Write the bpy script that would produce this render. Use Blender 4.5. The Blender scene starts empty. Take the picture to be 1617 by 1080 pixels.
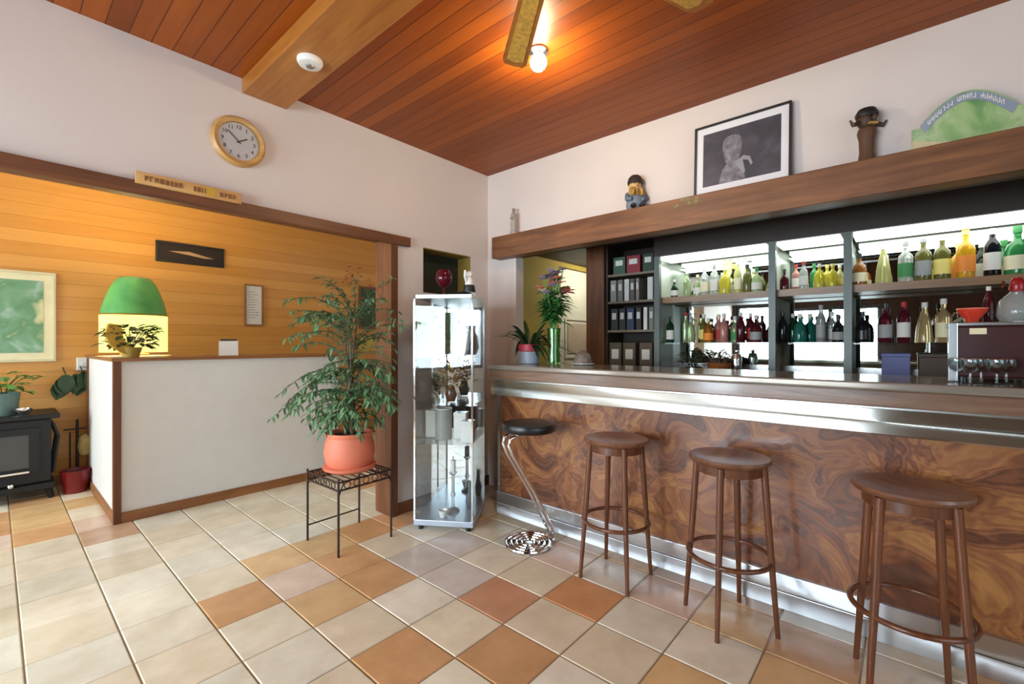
import bpy, bmesh, math, random
from mathutils import Vector, Matrix
R = math.radians
PI = math.pi
random.seed(7)
SC = bpy.context.scene
COL = SC.collection

# ------------------------------------------------------------------ camera, world, daylight, exposure
cam_d = bpy.data.cameras.new('camera')
cam = bpy.data.objects.new('camera', cam_d); COL.objects.link(cam)
cam.location = (0, 0, 1.3)
cam.rotation_euler = (R(90), 0, R(41.08 - 90))
cam_d.sensor_width = 36.0
cam_d.lens = 714.0 / 1617.0 * 36.0
cam_d.shift_y = 1.0 / 1617.0
cam_d.clip_start = 0.05
SC.camera = cam

SC.view_settings.view_transform = 'Standard'
SC.view_settings.look = 'None'
SC.view_settings.gamma = 1.0
SC.view_settings.exposure = 0.2
SC.view_settings.use_curve_mapping = False
SC.cycles.use_denoising = True
SC.cycles.max_bounces = 10
SC.cycles.diffuse_bounces = 5
SC.cycles.glossy_bounces = 5
SC.cycles.transmission_bounces = 8
SC.cycles.transparent_max_bounces = 24
SC.cycles.sample_clamp_indirect = 6.0
SC.cycles.caustics_reflective = False
SC.cycles.caustics_refractive = False

W = bpy.data.worlds.new('sky'); SC.world = W; W.use_nodes = True
wb = W.node_tree.nodes['Background']
wb.inputs['Color'].default_value = (0.86, 0.93, 1.0, 1); wb.inputs['Strength'].default_value = 1.6


def area(name, loc, rot, sx, sy, power, color=(1, 1, 1)):
    d = bpy.data.lights.new(name, 'AREA'); d.shape = 'RECTANGLE'; d.size = sx; d.size_y = sy
    d.energy = power; d.color = color
    o = bpy.data.objects.new(name, d); COL.objects.link(o); o.location = loc; o.rotation_euler = rot
    return o


def point(name, loc, power, color, radius=0.04):
    d = bpy.data.lights.new(name, 'POINT'); d.energy = power; d.color = color; d.shadow_soft_size = radius
    o = bpy.data.objects.new(name, d); COL.objects.link(o); o.location = loc
    return o


DAY = (0.78, 0.90, 1.0)
area('daylight_street_window', (-3.2, 1.55, 1.35), (0, R(-66), 0), 2.0, 2.5, 420, DAY)
area('daylight_reception_window', (-3.2, 4.4, 1.6), (0, R(-66), 0), 2.0, 2.1, 210, DAY)
area('rear_fill', (-0.1, -3.5, 1.5), (R(90), 0, 0), 3.9, 1.8, 50, DAY)  # added fill from behind the camera, through an unseen made-up window

# ------------------------------------------------------------------ materials
def srgb(r, g, b):
    f = lambda c: (c / 255 / 12.92) if c <= 10.3 else ((c / 255 + 0.055) / 1.055) ** 2.4
    return (f(r), f(g), f(b), 1)


def base_mat(name, rough=0.5, metal=0.0, spec=None, coat=0.0):
    m = bpy.data.materials.new(name); m.use_nodes = True
    nt = m.node_tree; p = nt.nodes['Principled BSDF']
    p.inputs['Roughness'].default_value = rough; p.inputs['Metallic'].default_value = metal
    if spec is not None: p.inputs['Specular IOR Level'].default_value = spec
    if coat: p.inputs['Coat Weight'].default_value = coat; p.inputs['Coat Roughness'].default_value = 0.1
    return m, nt, p


def N(nt, t, **kw):
    n = nt.nodes.new(t)
    for k, v in kw.items():
        if k in n.inputs: n.inputs[k].default_value = v
        else: setattr(n, k, v)
    return n


def coords(nt, scale=(1, 1, 1), rot=(0, 0, 0), loc=(0, 0, 0)):
    tc = N(nt, 'ShaderNodeTexCoord'); mp = N(nt, 'ShaderNodeMapping')
    mp.inputs['Scale'].default_value = scale; mp.inputs['Rotation'].default_value = rot; mp.inputs['Location'].default_value = loc
    nt.links.new(tc.outputs['Object'], mp.inputs['Vector'])
    return mp.outputs['Vector']


def ramp(nt, fac, stops):
    r = N(nt, 'ShaderNodeValToRGB'); e = r.color_ramp.elements
    while len(e) < len(stops): e.new(0.5)
    for i, (p, c) in enumerate(stops): e[i].position = p; e[i].color = c
    nt.links.new(fac, r.inputs['Fac'])
    return r.outputs['Color']


def plain(name, col, rough=0.5, metal=0.0, var=0.06, scale=8.0, bump=0.0, coat=0.0, spec=None):
    """solid colour with a little procedural mottling"""
    m, nt, p = base_mat(name, rough, metal, spec, coat)
    nz = N(nt, 'ShaderNodeTexNoise', Scale=scale, Detail=4.0)
    nt.links.new(coords(nt), nz.inputs['Vector'])
    c = col
    lo = (c[0] * (1 - var), c[1] * (1 - var), c[2] * (1 - var), 1); hi = tuple(min(1, k * (1 + var)) for k in c[:3]) + (1,)
    nt.links.new(ramp(nt, nz.outputs['Fac'], [(0.3, lo), (0.7, hi)]), p.inputs['Base Color'])
    if bump:
        b = N(nt, 'ShaderNodeBump', Strength=bump, Distance=0.01)
        n2 = N(nt, 'ShaderNodeTexNoise', Scale=scale * 12, Detail=3.0); nt.links.new(coords(nt), n2.inputs['Vector'])
        nt.links.new(n2.outputs['Fac'], b.inputs['Height']); nt.links.new(b.outputs['Normal'], p.inputs['Normal'])
    return m


def wood(name, dark, light, axis=0, rough=0.4, scale=1.0, coat=0.0, knots=0.0):
    """grain running along the given object axis"""
    m, nt, p = base_mat(name, rough, 0, None, coat)
    sc = [14 * scale] * 3; sc[axis] = 1.2 * scale
    v = coords(nt, tuple(sc))
    n1 = N(nt, 'ShaderNodeTexNoise', Scale=1.6, Detail=6.0, Roughness=0.6, Distortion=0.6); nt.links.new(v, n1.inputs['Vector'])
    col = ramp(nt, n1.outputs['Fac'], [(0.28, dark), (0.72, light)])
    if knots:
        n2 = N(nt, 'ShaderNodeTexNoise', Scale=2.3, Detail=3.0); nt.links.new(coords(nt), n2.inputs['Vector'])
        mx = N(nt, 'ShaderNodeMix', data_type='RGBA', blend_type='MULTIPLY'); mx.inputs['Factor'].default_value = knots
        nt.links.new(col, mx.inputs['A'])
        nt.links.new(ramp(nt, n2.outputs['Fac'], [(0.3, (0.55, 0.5, 0.45, 1)), (0.65, (1.25, 1.2, 1.1, 1))]), mx.inputs['B'])
        col = mx.outputs['Result']
    nt.links.new(col, p.inputs['Base Color'])
    b = N(nt, 'ShaderNodeBump', Strength=0.12, Distance=0.004); nt.links.new(n1.outputs['Fac'], b.inputs['Height'])
    nt.links.new(b.outputs['Normal'], p.inputs['Normal'])
    return m


def planks(name, dark, light, across, along, pitch, rough=0.35, coat=0.2, groove=0.03):
    """tongue and groove boards: 'across' the axis the boards repeat on, 'along' the grain axis"""
    m, nt, p = base_mat(name, rough, 0, 0.3, coat)
    tc = N(nt, 'ShaderNodeTexCoord'); sp = N(nt, 'ShaderNodeSeparateXYZ'); nt.links.new(tc.outputs['Object'], sp.inputs['Vector'])
    d = N(nt, 'ShaderNodeMath', operation='DIVIDE'); d.inputs[1].default_value = pitch
    nt.links.new(sp.outputs[across], d.inputs[0])
    fl = N(nt, 'ShaderNodeMath', operation='FLOOR'); nt.links.new(d.outputs[0], fl.inputs[0])
    fr = N(nt, 'ShaderNodeMath', operation='FRACT'); nt.links.new(d.outputs[0], fr.inputs[0])
    wn = N(nt, 'ShaderNodeTexWhiteNoise', noise_dimensions='1D'); nt.links.new(fl.outputs[0], wn.inputs['W'])
    sc = [26.0] * 3; sc[along] = 1.6
    mp = N(nt, 'ShaderNodeMapping'); mp.inputs['Scale'].default_value = sc
    nt.links.new(tc.outputs['Object'], mp.inputs['Vector'])
    addv = N(nt, 'ShaderNodeVectorMath', operation='MULTIPLY_ADD'); addv.inputs[1].default_value = (9, 9, 9)
    nt.links.new(wn.outputs['Color'], addv.inputs[0]); nt.links.new(mp.outputs['Vector'], addv.inputs[2])
    n1 = N(nt, 'ShaderNodeTexNoise', Scale=1.0, Detail=5.0, Roughness=0.55, Distortion=0.8); nt.links.new(addv.outputs[0], n1.inputs['Vector'])
    mixf = N(nt, 'ShaderNodeMath', operation='MULTIPLY_ADD'); mixf.inputs[1].default_value = 0.45
    nt.links.new(wn.outputs['Value'], mixf.inputs[0])
    sc2 = N(nt, 'ShaderNodeMath', operation='MULTIPLY'); sc2.inputs[1].default_value = 0.6
    nt.links.new(n1.outputs['Fac'], sc2.inputs[0]); nt.links.new(sc2.outputs[0], mixf.inputs[2])
    col = ramp(nt, mixf.outputs[0], [(0.2, dark), (0.8, light)])
    # groove
    a = N(nt, 'ShaderNodeMath', operation='SUBTRACT'); a.inputs[1].default_value = 0.5; nt.links.new(fr.outputs[0], a.inputs[0])
    ab = N(nt, 'ShaderNodeMath', operation='ABSOLUTE'); nt.links.new(a.outputs[0], ab.inputs[0])
    g = N(nt, 'ShaderNodeMath', operation='GREATER_THAN'); g.inputs[1].default_value = 0.5 - groove; nt.links.new(ab.outputs[0], g.inputs[0])
    mx = N(nt, 'ShaderNodeMix', data_type='RGBA'); nt.links.new(g.outputs[0], mx.inputs['Factor'])
    nt.links.new(col, mx.inputs['A']); mx.inputs['B'].default_value = (dark[0] * 0.45, dark[1] * 0.4, dark[2] * 0.4, 1)
    nt.links.new(mx.outputs['Result'], p.inputs['Base Color'])
    inv = N(nt, 'ShaderNodeMath', operation='SUBTRACT'); inv.inputs[0].default_value = 1.0; nt.links.new(g.outputs[0], inv.inputs[1])
    b = N(nt, 'ShaderNodeBump', Strength=0.35, Distance=0.004); nt.links.new(inv.outputs[0], b.inputs['Height'])
    nt.links.new(b.outputs['Normal'], p.inputs['Normal'])
    return m


def thin_glass(name, tint=(0.95, 0.98, 0.96, 1), gloss=0.12):
    m = bpy.data.materials.new(name); m.use_nodes = True; nt = m.node_tree
    nt.nodes.remove(nt.nodes['Principled BSDF'])
    out = nt.nodes['Material Output']
    tr = N(nt, 'ShaderNodeBsdfTransparent'); tr.inputs['Color'].default_value = tint
    gl = N(nt, 'ShaderNodeBsdfGlossy'); gl.inputs['Roughness'].default_value = 0.02
    lw = N(nt, 'ShaderNodeLayerWeight'); lw.inputs['Blend'].default_value = 0.25
    ma = N(nt, 'ShaderNodeMath', operation='MULTIPLY_ADD'); ma.inputs[1].default_value = 0.5; ma.inputs[2].default_value = gloss
    nt.links.new(lw.outputs['Fresnel'], ma.inputs[0])
    mx = N(nt, 'ShaderNodeMixShader'); nt.links.new(ma.outputs[0], mx.inputs[0])
    nt.links.new(tr.outputs[0], mx.inputs[1]); nt.links.new(gl.outputs[0], mx.inputs[2]); nt.links.new(mx.outputs[0], out.inputs['Surface'])
    return m


def bottle_glass(name, col, trans=0.55, rough=0.06):
    m, nt, p = base_mat(name, rough)
    p.inputs['Transmission Weight'].default_value = trans; p.inputs['IOR'].default_value = 1.35
    nz = N(nt, 'ShaderNodeTexNoise', Scale=9.0); nt.links.new(coords(nt), nz.inputs['Vector'])
    nt.links.new(ramp(nt, nz.outputs['Fac'], [(0.3, tuple(k * 0.9 for k in col[:3]) + (1,)), (0.7, col)]), p.inputs['Base Color'])
    return m


def glow(name, col, strength):
    m, nt, p = base_mat(name, 0.5)
    p.inputs['Base Color'].default_value = col; p.inputs['Emission Color'].default_value = col
    p.inputs['Emission Strength'].default_value = strength
    return m


def burl(name):
    m, nt, p = base_mat(name, 0.30, 0, None, 0.35)
    v = coords(nt, (1, 1, 1.1))
    n0 = N(nt, 'ShaderNodeTexNoise', Scale=1.3, Detail=2.0, Distortion=0.4); nt.links.new(v, n0.inputs['Vector'])
    md = N(nt, 'ShaderNodeVectorMath', operation='MULTIPLY_ADD'); md.inputs[1].default_value = (1.1, 1.1, 1.1)
    nt.links.new(n0.outputs['Color'], md.inputs[0]); nt.links.new(v, md.inputs[2])
    w0 = N(nt, 'ShaderNodeTexNoise', Scale=2.2, Detail=3.0, Roughness=0.5, Distortion=1.6); nt.links.new(md.outputs[0], w0.inputs['Vector'])
    rings = N(nt, 'ShaderNodeMath', operation='MULTIPLY'); rings.inputs[1].default_value = 62.0; nt.links.new(w0.outputs['Fac'], rings.inputs[0])
    sn = N(nt, 'ShaderNodeMath', operation='SINE'); nt.links.new(rings.outputs[0], sn.inputs[0])
    fine = N(nt, 'ShaderNodeTexNoise', Scale=24.0, Detail=5.0, Roughness=0.7); nt.links.new(md.outputs[0], fine.inputs['Vector'])
    ma = N(nt, 'ShaderNodeMath', operation='MULTIPLY_ADD'); ma.inputs[1].default_value = 0.075
    nt.links.new(sn.outputs[0], ma.inputs[0]); nt.links.new(w0.outputs['Fac'], ma.inputs[2])
    mb = N(nt, 'ShaderNodeMath', operation='MULTIPLY_ADD'); mb.inputs[1].default_value = 0.28
    nt.links.new(fine.outputs['Fac'], mb.inputs[0]); nt.links.new(ma.outputs[0], mb.inputs[2])
    col = ramp(nt, mb.outputs[0], [(0.42, srgb(82, 46, 28)), (0.56, srgb(120, 70, 42)), (0.68, srgb(144, 90, 54)), (0.86, srgb(172, 120, 66))])
    nt.links.new(col, p.inputs['Base Color'])
    return m


def attr_tiles(name):
    m, nt, p = base_mat(name, 0.27)
    at = N(nt, 'ShaderNodeVertexColor'); at.layer_name = 'tile'
    nz = N(nt, 'ShaderNodeTexNoise', Scale=5.0, Detail=5.0, Roughness=0.6); nt.links.new(coords(nt), nz.inputs['Vector'])
    mx = N(nt, 'ShaderNodeMix', data_type='RGBA', blend_type='MULTIPLY'); mx.inputs['Factor'].default_value = 1.0
    nt.links.new(at.outputs['Color'], mx.inputs['A'])
    nt.links.new(ramp(nt, nz.outputs['Fac'], [(0.3, (0.86, 0.83, 0.78, 1)), (0.7, (1.08, 1.08, 1.08, 1))]), mx.inputs['B'])
    nt.links.new(mx.outputs['Result'], p.inputs['Base Color'])
    n2 = N(nt, 'ShaderNodeTexNoise', Scale=14.0, Detail=3.0); nt.links.new(coords(nt), n2.inputs['Vector'])
    b = N(nt, 'ShaderNodeBump', Strength=0.08, Distance=0.01); nt.links.new(n2.outputs['Fac'], b.inputs['Height'])
    nt.links.new(b.outputs['Normal'], p.inputs['Normal'])
    return m


M = {}
M['plaster'] = plain('pink_cream_plaster', srgb(220, 207, 199), 0.85, var=0.02, scale=3, bump=0.05)
M['plaster_white'] = plain('white_plaster', srgb(225, 222, 214), 0.85, var=0.02, scale=3, bump=0.05)
M['olive'] = plain('olive_yellow_plaster', srgb(170, 146, 62), 0.8, var=0.06, scale=3)
M['ceiling'] = planks('ceiling_boards', srgb(120, 54, 8), srgb(162, 82, 18), 0, 1, 0.088, 0.42, 0.0, 0.025)
M['pine_wall'] = planks('pine_wall_boards', srgb(190, 130, 58), srgb(208, 150, 78), 2, 0, 0.115, 0.36, 0.1, 0.010)
M['dark_panel_wall'] = planks('dark_wood_panelling', srgb(44, 24, 14), srgb(66, 38, 22), 1, 2, 0.14, 0.4, 0.1, 0.02)
M['beam_ceiling'] = wood('ceiling_beam_wood', srgb(150, 88, 32), srgb(188, 122, 52), 1, 0.4)
M['beam'] = wood('dark_beam_wood', srgb(88, 52, 26), srgb(140, 92, 54), 1, 0.5, 0.8, 0, 0.6)
M['soffit'] = plain('dark_brown_soffit', srgb(46, 33, 24), 0.6)
M['frame_brown'] = wood('dark_frame_wood', srgb(84, 46, 22), srgb(126, 74, 38), 0, 0.45)
M['frame_brown_z'] = wood('dark_post_wood', srgb(84, 46, 22), srgb(126, 74, 38), 2, 0.45)
M['trim_wood'] = wood('mid_trim_wood', srgb(122, 76, 38), srgb(160, 106, 60), 0, 0.45)
M['stool'] = wood('reddish_stool_wood', srgb(74, 40, 22), srgb(118, 68, 40), 2, 0.3, 1.0, 0.3)
M['stool_seat'] = wood('reddish_seat_wood', srgb(92, 56, 36), srgb(134, 90, 62), 0, 0.34, 1.0, 0.3)
M['burl'] = burl('burl_veneer')
def brushed(name, col, rough):
    m, nt, p = base_mat(name, rough, 1.0)
    nz = N(nt, 'ShaderNodeTexNoise', Scale=2.0, Detail=4.0); nt.links.new(coords(nt, (1, 1, 60)), nz.inputs['Vector'])
    nt.links.new(ramp(nt, nz.outputs['Fac'], [(0.3, tuple(k * 0.93 for k in col) + (1,)), (0.7, tuple(col) + (1,))]), p.inputs['Base Color'])
    tg = N(nt, 'ShaderNodeTangent'); tg.direction_type = 'RADIAL'; tg.axis = 'X'
    nt.links.new(tg.outputs['Tangent'], p.inputs['Tangent'])
    p.inputs['Anisotropic'].default_value = 0.97; p.inputs['Anisotropic Rotation'].default_value = 0.25
    return m
M['steel'] = plain('satin_steel', (0.62, 0.63, 0.62, 1), 0.22, 1.0, 0.05, 3)
M['steel_band'] = brushed('brushed_steel_band', (0.60, 0.59, 0.55), 0.17)
M['steel_kick'] = brushed('brushed_steel_kick', (0.72, 0.74, 0.76), 0.30)
M['steel_mirror'] = plain('polished_steel', (0.72, 0.74, 0.76, 1), 0.07, 1.0, 0.03, 3)
M['steel_grey'] = plain('grey_steel', (0.36, 0.37, 0.36, 1), 0.32, 1.0, 0.05, 3)
M['chrome'] = plain('chrome', (0.8, 0.8, 0.8, 1), 0.08, 1.0, 0.02, 3)
M['bar_edge'] = wood('worn_counter_wood', srgb(92, 66, 50), srgb(140, 110, 90), 1, 0.22, 1.0, 0.4)
M['counter_top'] = plain('counter_worktop', srgb(150, 140, 128), 0.15, 0.4, 0.05, 3)
M['black'] = plain('black_vinyl', srgb(22, 22, 24), 0.35)
M['iron'] = plain('black_iron', srgb(24, 25, 26), 0.45, 0.3, 0.1, 20, 0.05)
M['wrought'] = plain('wrought_iron_brown', srgb(62, 46, 40), 0.5, 0.6)
M['desk'] = plain('grey_white_laminate', srgb(222, 222, 219), 0.5, var=0.02)
M['white'] = plain('white_paint', srgb(232, 230, 224), 0.45, var=0.02)
M['white_gloss'] = plain('white_ceramic', srgb(235, 233, 226), 0.15, var=0.02)
M['paper'] = plain('paper', srgb(216, 212, 202), 0.7, var=0.03)
M['terracotta'] = plain('terracotta', srgb(214, 118, 88), 0.6, var=0.08, scale=5)
M['soil'] = plain('soil', srgb(52, 38, 28), 0.9, var=0.3, scale=40)
M['leaf'] = plain('leaf_green', srgb(96, 132, 92), 0.45, var=0.35, scale=9)
M['leaf_light'] = plain('leaf_light_green', srgb(96, 148, 78), 0.4, var=0.3, scale=9)
M['leaf_dark'] = plain('leaf_dark_green', srgb(34, 62, 30), 0.4, var=0.3, scale=14)
M['bark'] = plain('grey_bark', srgb(84, 80, 58), 0.8, var=0.2, scale=20)
M['glass'] = thin_glass('clear_glass', (0.975, 0.99, 0.985, 1), 0.012)
M['window_glass'] = thin_glass('window_pane_glass', (0.97, 0.99, 1, 1), 0.03)
M['mirror'] = plain('mirror_silver', (0.72, 0.78, 0.73, 1), 0.015, 1.0, 0.01)
M['cabinet_mirror'] = plain('cabinet_mirror_silver', (0.80, 0.84, 0.86, 1), 0.03, 1.0, 0.01)
M['lightwood'] = wood('light_wood', srgb(176, 128, 66), srgb(214, 170, 102), 0, 0.45)
M['ink'] = plain('dark_ink', srgb(40, 34, 30), 0.6)
M['gold'] = plain('gold', srgb(170, 132, 50), 0.35, 0.7)
M['dark'] = plain('near_black', srgb(26, 22, 20), 0.5)
M['red'] = plain('red_lacquer', srgb(150, 26, 30), 0.3)


# ------------------------------------------------------------------ mesh helpers
class MB:
    def __init__(s): s.bm = bmesh.new()

    def box(s, x0, x1, y0, y1, z0, z1, bev=0.0):
        r = bmesh.ops.create_cube(s.bm, size=1.0)
        vs = r['verts']
        for v in vs:
            v.co = Vector(((x0 + x1) / 2 + v.co.x * (x1 - x0), (y0 + y1) / 2 + v.co.y * (y1 - y0), (z0 + z1) / 2 + v.co.z * (z1 - z0)))
        if bev:
            es = list({e for v in vs for e in v.link_edges})
            bmesh.ops.bevel(s.bm, geom=es, offset=bev, segments=2, affect='EDGES', profile=0.5)
        return s

    def lathe(s, prof, n=24, c=(0, 0, 0), mat=None, close=True):
        """prof: list of (radius, z)"""
        rings = []
        for r, z in prof:
            if r < 1e-5: rings.append([s.bm.verts.new((c[0], c[1], c[2] + z))])
            else: rings.append([s.bm.verts.new((c[0] + r * math.cos(2 * PI * i / n), c[1] + r * math.sin(2 * PI * i / n), c[2] + z)) for i in range(n)])
        new = [v for g in rings for v in g]
        for a, b in zip(rings, rings[1:]):
            for i in range(n):
                j = (i + 1) % n
                if len(a) == 1 and len(b) == 1: continue
                if len(a) == 1: s.bm.faces.new((a[0], b[j], b[i]))
                elif len(b) == 1: s.bm.faces.new((a[i], a[j], b[0]))
                else: s.bm.faces.new((a[i], a[j], b[j], b[i]))
        if close:
            if len(rings[0]) > 1: s.bm.faces.new(list(reversed(rings[0])))
            if len(rings[-1]) > 1: s.bm.faces.new(rings[-1])
        if mat is not None: bmesh.ops.transform(s.bm, matrix=mat, verts=new)
        return s

    def tube(s, pts, r, n=10, closed=False, caps=True):
        pts = [Vector(p) for p in pts]; k = len(pts)
        rad = r if isinstance(r, (list, tuple)) else [r] * k
        rings = []; up = None
        for i, p in enumerate(pts):
            if closed: t = pts[(i + 1) % k] - pts[i - 1]
            else: t = pts[min(i + 1, k - 1)] - pts[max(i - 1, 0)]
            t.normalize()
            if up is None: up = Vector((0, 0, 1)) if abs(t.z) < 0.9 else Vector((1, 0, 0))
            a = t.cross(up)
            if a.length < 1e-4: a = t.cross(Vector((0.3, 1, 0.2)))
            a.normalize(); b = a.cross(t); b.normalize(); up = b
            rings.append([s.bm.verts.new(p + rad[i] * (a * math.cos(2 * PI * q / n) + b * math.sin(2 * PI * q / n))) for q in range(n)])
        pr = list(zip(rings, rings[1:])) + ([(rings[-1], rings[0])] if closed else [])
        for a, b in pr:
            for q in range(n):
                w = (q + 1) % n
                s.bm.faces.new((a[q], a[w], b[w], b[q]))
        if not closed and caps:
            s.bm.faces.new(list(reversed(rings[0]))); s.bm.faces.new(rings[-1])
        return s

    def ball(s, c, r, sx=1, sy=1, sz=1, seg=16, rings=10):
        q = bmesh.ops.create_uvsphere(s.bm, u_segments=seg, v_segments=rings, radius=r)
        for v in q['verts']: v.co = Vector((c[0] + v.co.x * sx, c[1] + v.co.y * sy, c[2] + v.co.z * sz))
        return s

    def prism(s, pts, axis, a, b):
        """extrude a 2-D outline; axis 0: pts are (y,z); 1: (x,z); 2: (x,y)"""
        def mk(p, t):
            return {0: (t, p[0], p[1]), 1: (p[0], t, p[1]), 2: (p[0], p[1], t)}[axis]
        va = [s.bm.verts.new(mk(p, a)) for p in pts]; vb = [s.bm.verts.new(mk(p, b)) for p in pts]
        s.bm.faces.new(va); s.bm.faces.new(list(reversed(vb)))
        n = len(pts)
        for i in range(n): s.bm.faces.new((va[i], va[(i + 1) % n], vb[(i + 1) % n], vb[i]))
        return s

    def quad(s, *ps):
        s.bm.faces.new([s.bm.verts.new(p) for p in ps]); return s

    def leaf(s, base, d, L, wd, droop=0.3, up=Vector((0, 0, 1)), segs=3):
        """a pointed leaf with a fold, as a small strip"""
        d = Vector(d).normalized(); side = d.cross(up)
        if side.length < 1e-3: side = Vector((1, 0, 0))
        side.normalize(); nrm = side.cross(d)
        prev = None
        for i in range(segs + 1):
            t = i / segs
            c = Vector(base) + d * (L * t) - Vector((0, 0, 1)) * (droop * L * t * t)
            w = wd * math.sin(PI * (0.12 + 0.88 * t)) if t < 1 else 0.0
            l = s.bm.verts.new(c + side * w / 2 + nrm * w * 0.15); m = s.bm.verts.new(c); r = s.bm.verts.new(c - side * w / 2 + nrm * w * 0.15)
            if prev:
                s.bm.faces.new((prev[0], prev[1], m, l)); s.bm.faces.new((prev[1], prev[2], r, m))
            prev = (l, m, r)
        return s

    def xf(s, mat):
        bmesh.ops.transform(s.bm, matrix=mat, verts=s.bm.verts[:]); return s

    def build(s, name, mat, parent=None, smooth=True, label=None, ang=40):
        me = bpy.data.meshes.new(name)
        bmesh.ops.remove_doubles(s.bm, verts=s.bm.verts[:], dist=1e-6)
        bmesh.ops.recalc_face_normals(s.bm, faces=s.bm.faces[:])
        if smooth:
            for f in s.bm.faces: f.smooth = True
            for e in s.bm.edges:
                if len(e.link_faces) == 2 and e.calc_face_angle(0) > R(ang): e.smooth = False
        s.bm.to_mesh(me); s.bm.free()
        me.materials.append(mat)
        o = bpy.data.objects.new(name, me); COL.objects.link(o)
        if parent: o.parent = parent
        if label: o['label'] = label
        return o


def thing(name, label, cat, loc=(0, 0, 0), rz=0.0, group=None):
    o = bpy.data.objects.new(name, None); COL.objects.link(o)
    o.location = loc; o.rotation_euler = (0, 0, rz); o.empty_display_size = 0.1
    o['label'] = label; o['category'] = cat
    if group: o['group'] = group
    return o


def tag(o, label, cat, group=None):
    o['label'] = label; o['category'] = cat
    if group: o['group'] = group
    return o


def struct(name, mb, mat, **k):
    o = mb.build(name, mat, smooth=False, **k); o['kind'] = 'structure'; return o


def dup(root, loc, rz, label, group=None):
    r = root.copy(); COL.objects.link(r); r.location = loc; r.rotation_euler = (0, 0, rz); r['label'] = label
    if group: r['group'] = group
    for ch in list(root.children):
        c = ch.copy(); COL.objects.link(c); c.parent = r
        for g in list(ch.children):
            d = g.copy(); COL.objects.link(d); d.parent = c
    return r


def circ(r, n=24, z=0.0, c=(0, 0)):
    return [(c[0] + r * math.cos(2 * PI * i / n), c[1] + r * math.sin(2 * PI * i / n), z) for i in range(n)]


# ------------------------------------------------------------------ the room
XB, YA, H = 2.99, 2.90, 2.83
XW = -2.6      # window wall
YW = 5.85      # pine wall of the reception
YR = -3.2      # rear wall

# floor: individual tiles with grout between, colours per tile
def build_floor():
    px, py, ox, oy = 0.2935, 0.318, 0.081, 0.134
    cream = [srgb(238, 228, 206), srgb(234, 222, 196), srgb(240, 232, 214), srgb(234, 220, 194), srgb(236, 230, 212)]
    terra = [srgb(218, 172, 124), srgb(218, 168, 126), srgb(212, 164, 116)]
    pink = [srgb(230, 208, 190), srgb(226, 200, 178)]
    tan = [srgb(226, 190, 142), srgb(222, 186, 136)]
    grey = [srgb(224, 214, 204), srgb(218, 208, 198)]
    spec = {(3, 4): terra, (4, 3): terra, (5, 4): [srgb(212, 158, 124)], (6, 3): [srgb(214, 156, 108)], (3, 6): tan, (4, 7): terra, (4, 6): terra,
            (2, 7): terra, (3, 8): tan, (4, 8): tan, (5, 8): terra, (3, 7): pink, (5, 6): grey, (6, 6): grey, (5, 5): grey, (6, 5): cream,
            (7, 0): [srgb(212, 172, 132)], (8, 1): [srgb(208, 170, 132)], (5, 1): tan, (6, 0): tan, (7, 1): [srgb(224, 194, 150)], (5, 7): cream, (6, 8): terra,
            (7, 7): tan, (0, 13): terra, (1, 12): [srgb(212, 176, 146)], (1, 13): pink, (0, 14): tan, (-1, 14): terra, (0, 15): tan, (-1, 15): terra,
            (1, 15): tan, (0, 16): terra, (-1, 13): pink, (7, 4): pink, (7, 5): cream, (8, 4): grey, (7, 3): cream, (8, 3): tan}
    bm = bmesh.new(); lay = bm.loops.layers.float_color.new('tile')
    gr = 0.003
    for i in range(-10, 19):
        for j in range(-11, 20):
            x0, x1, y0, y1 = ox + px * i + gr, ox + px * (i + 1) - gr, oy + py * j + gr, oy + py * (j + 1) - gr
            if (i, j) in spec: c = random.choice(spec[(i, j)])
            elif i > 6 or i < -1 or j < 0 or j > 13: c = random.choice(cream + cream + terra + pink)
            else: c = random.choice(cream)
            k = random.uniform(0.94, 1.04); c = (c[0] * k, c[1] * k, c[2] * k, 1)
            b = 0.004
            vo = [bm.verts.new(p) for p in ((x0, y0, -0.004), (x1, y0, -0.004), (x1, y1, -0.004), (x0, y1, -0.004))]
            vi = [bm.verts.new(p) for p in ((x0 + b, y0 + b, 0), (x1 - b, y0 + b, 0), (x1 - b, y1 - b, 0), (x0 + b, y1 - b, 0))]
            fs = [bm.faces.new(vi)] + [bm.faces.new((vo[q], vo[(q + 1) % 4], vi[(q + 1) % 4], vi[q])) for q in range(4)]
            for f in fs:
                for l in f.loops: l[lay] = c
    # grout bed
    gc = srgb(150, 132, 104)
    f = bm.faces.new([bm.verts.new(p) for p in ((-2.75, -3.35, -0.004), (5.6, -3.35, -0.004), (5.6, 6.4, -0.004), (-2.75, 6.4, -0.004))])
    for l in f.loops: l[lay] = gc
    bmesh.ops.recalc_face_normals(bm, faces=bm.faces[:])
    for f in bm.faces:
        if f.normal.z < 0: f.normal_flip()
    me = bpy.data.meshes.new('floor'); bm.to_mesh(me); bm.free(); me.materials.append(attr_tiles('terracotta_tiles'))
    o = bpy.data.objects.new('floor', me); COL.objects.link(o); o['kind'] = 'structure'
build_floor()

struct('ceiling', MB().box(XW - 0.15, XB + 0.1, YR - 0.15, YA + 0.02, H, H + 0.08), M['ceiling'])
struct('ceiling_reception', MB().box(XW - 0.15, 5.5, YA + 0.02, YW + 0.1, 2.98, 3.06), M['plaster_white'])

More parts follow.
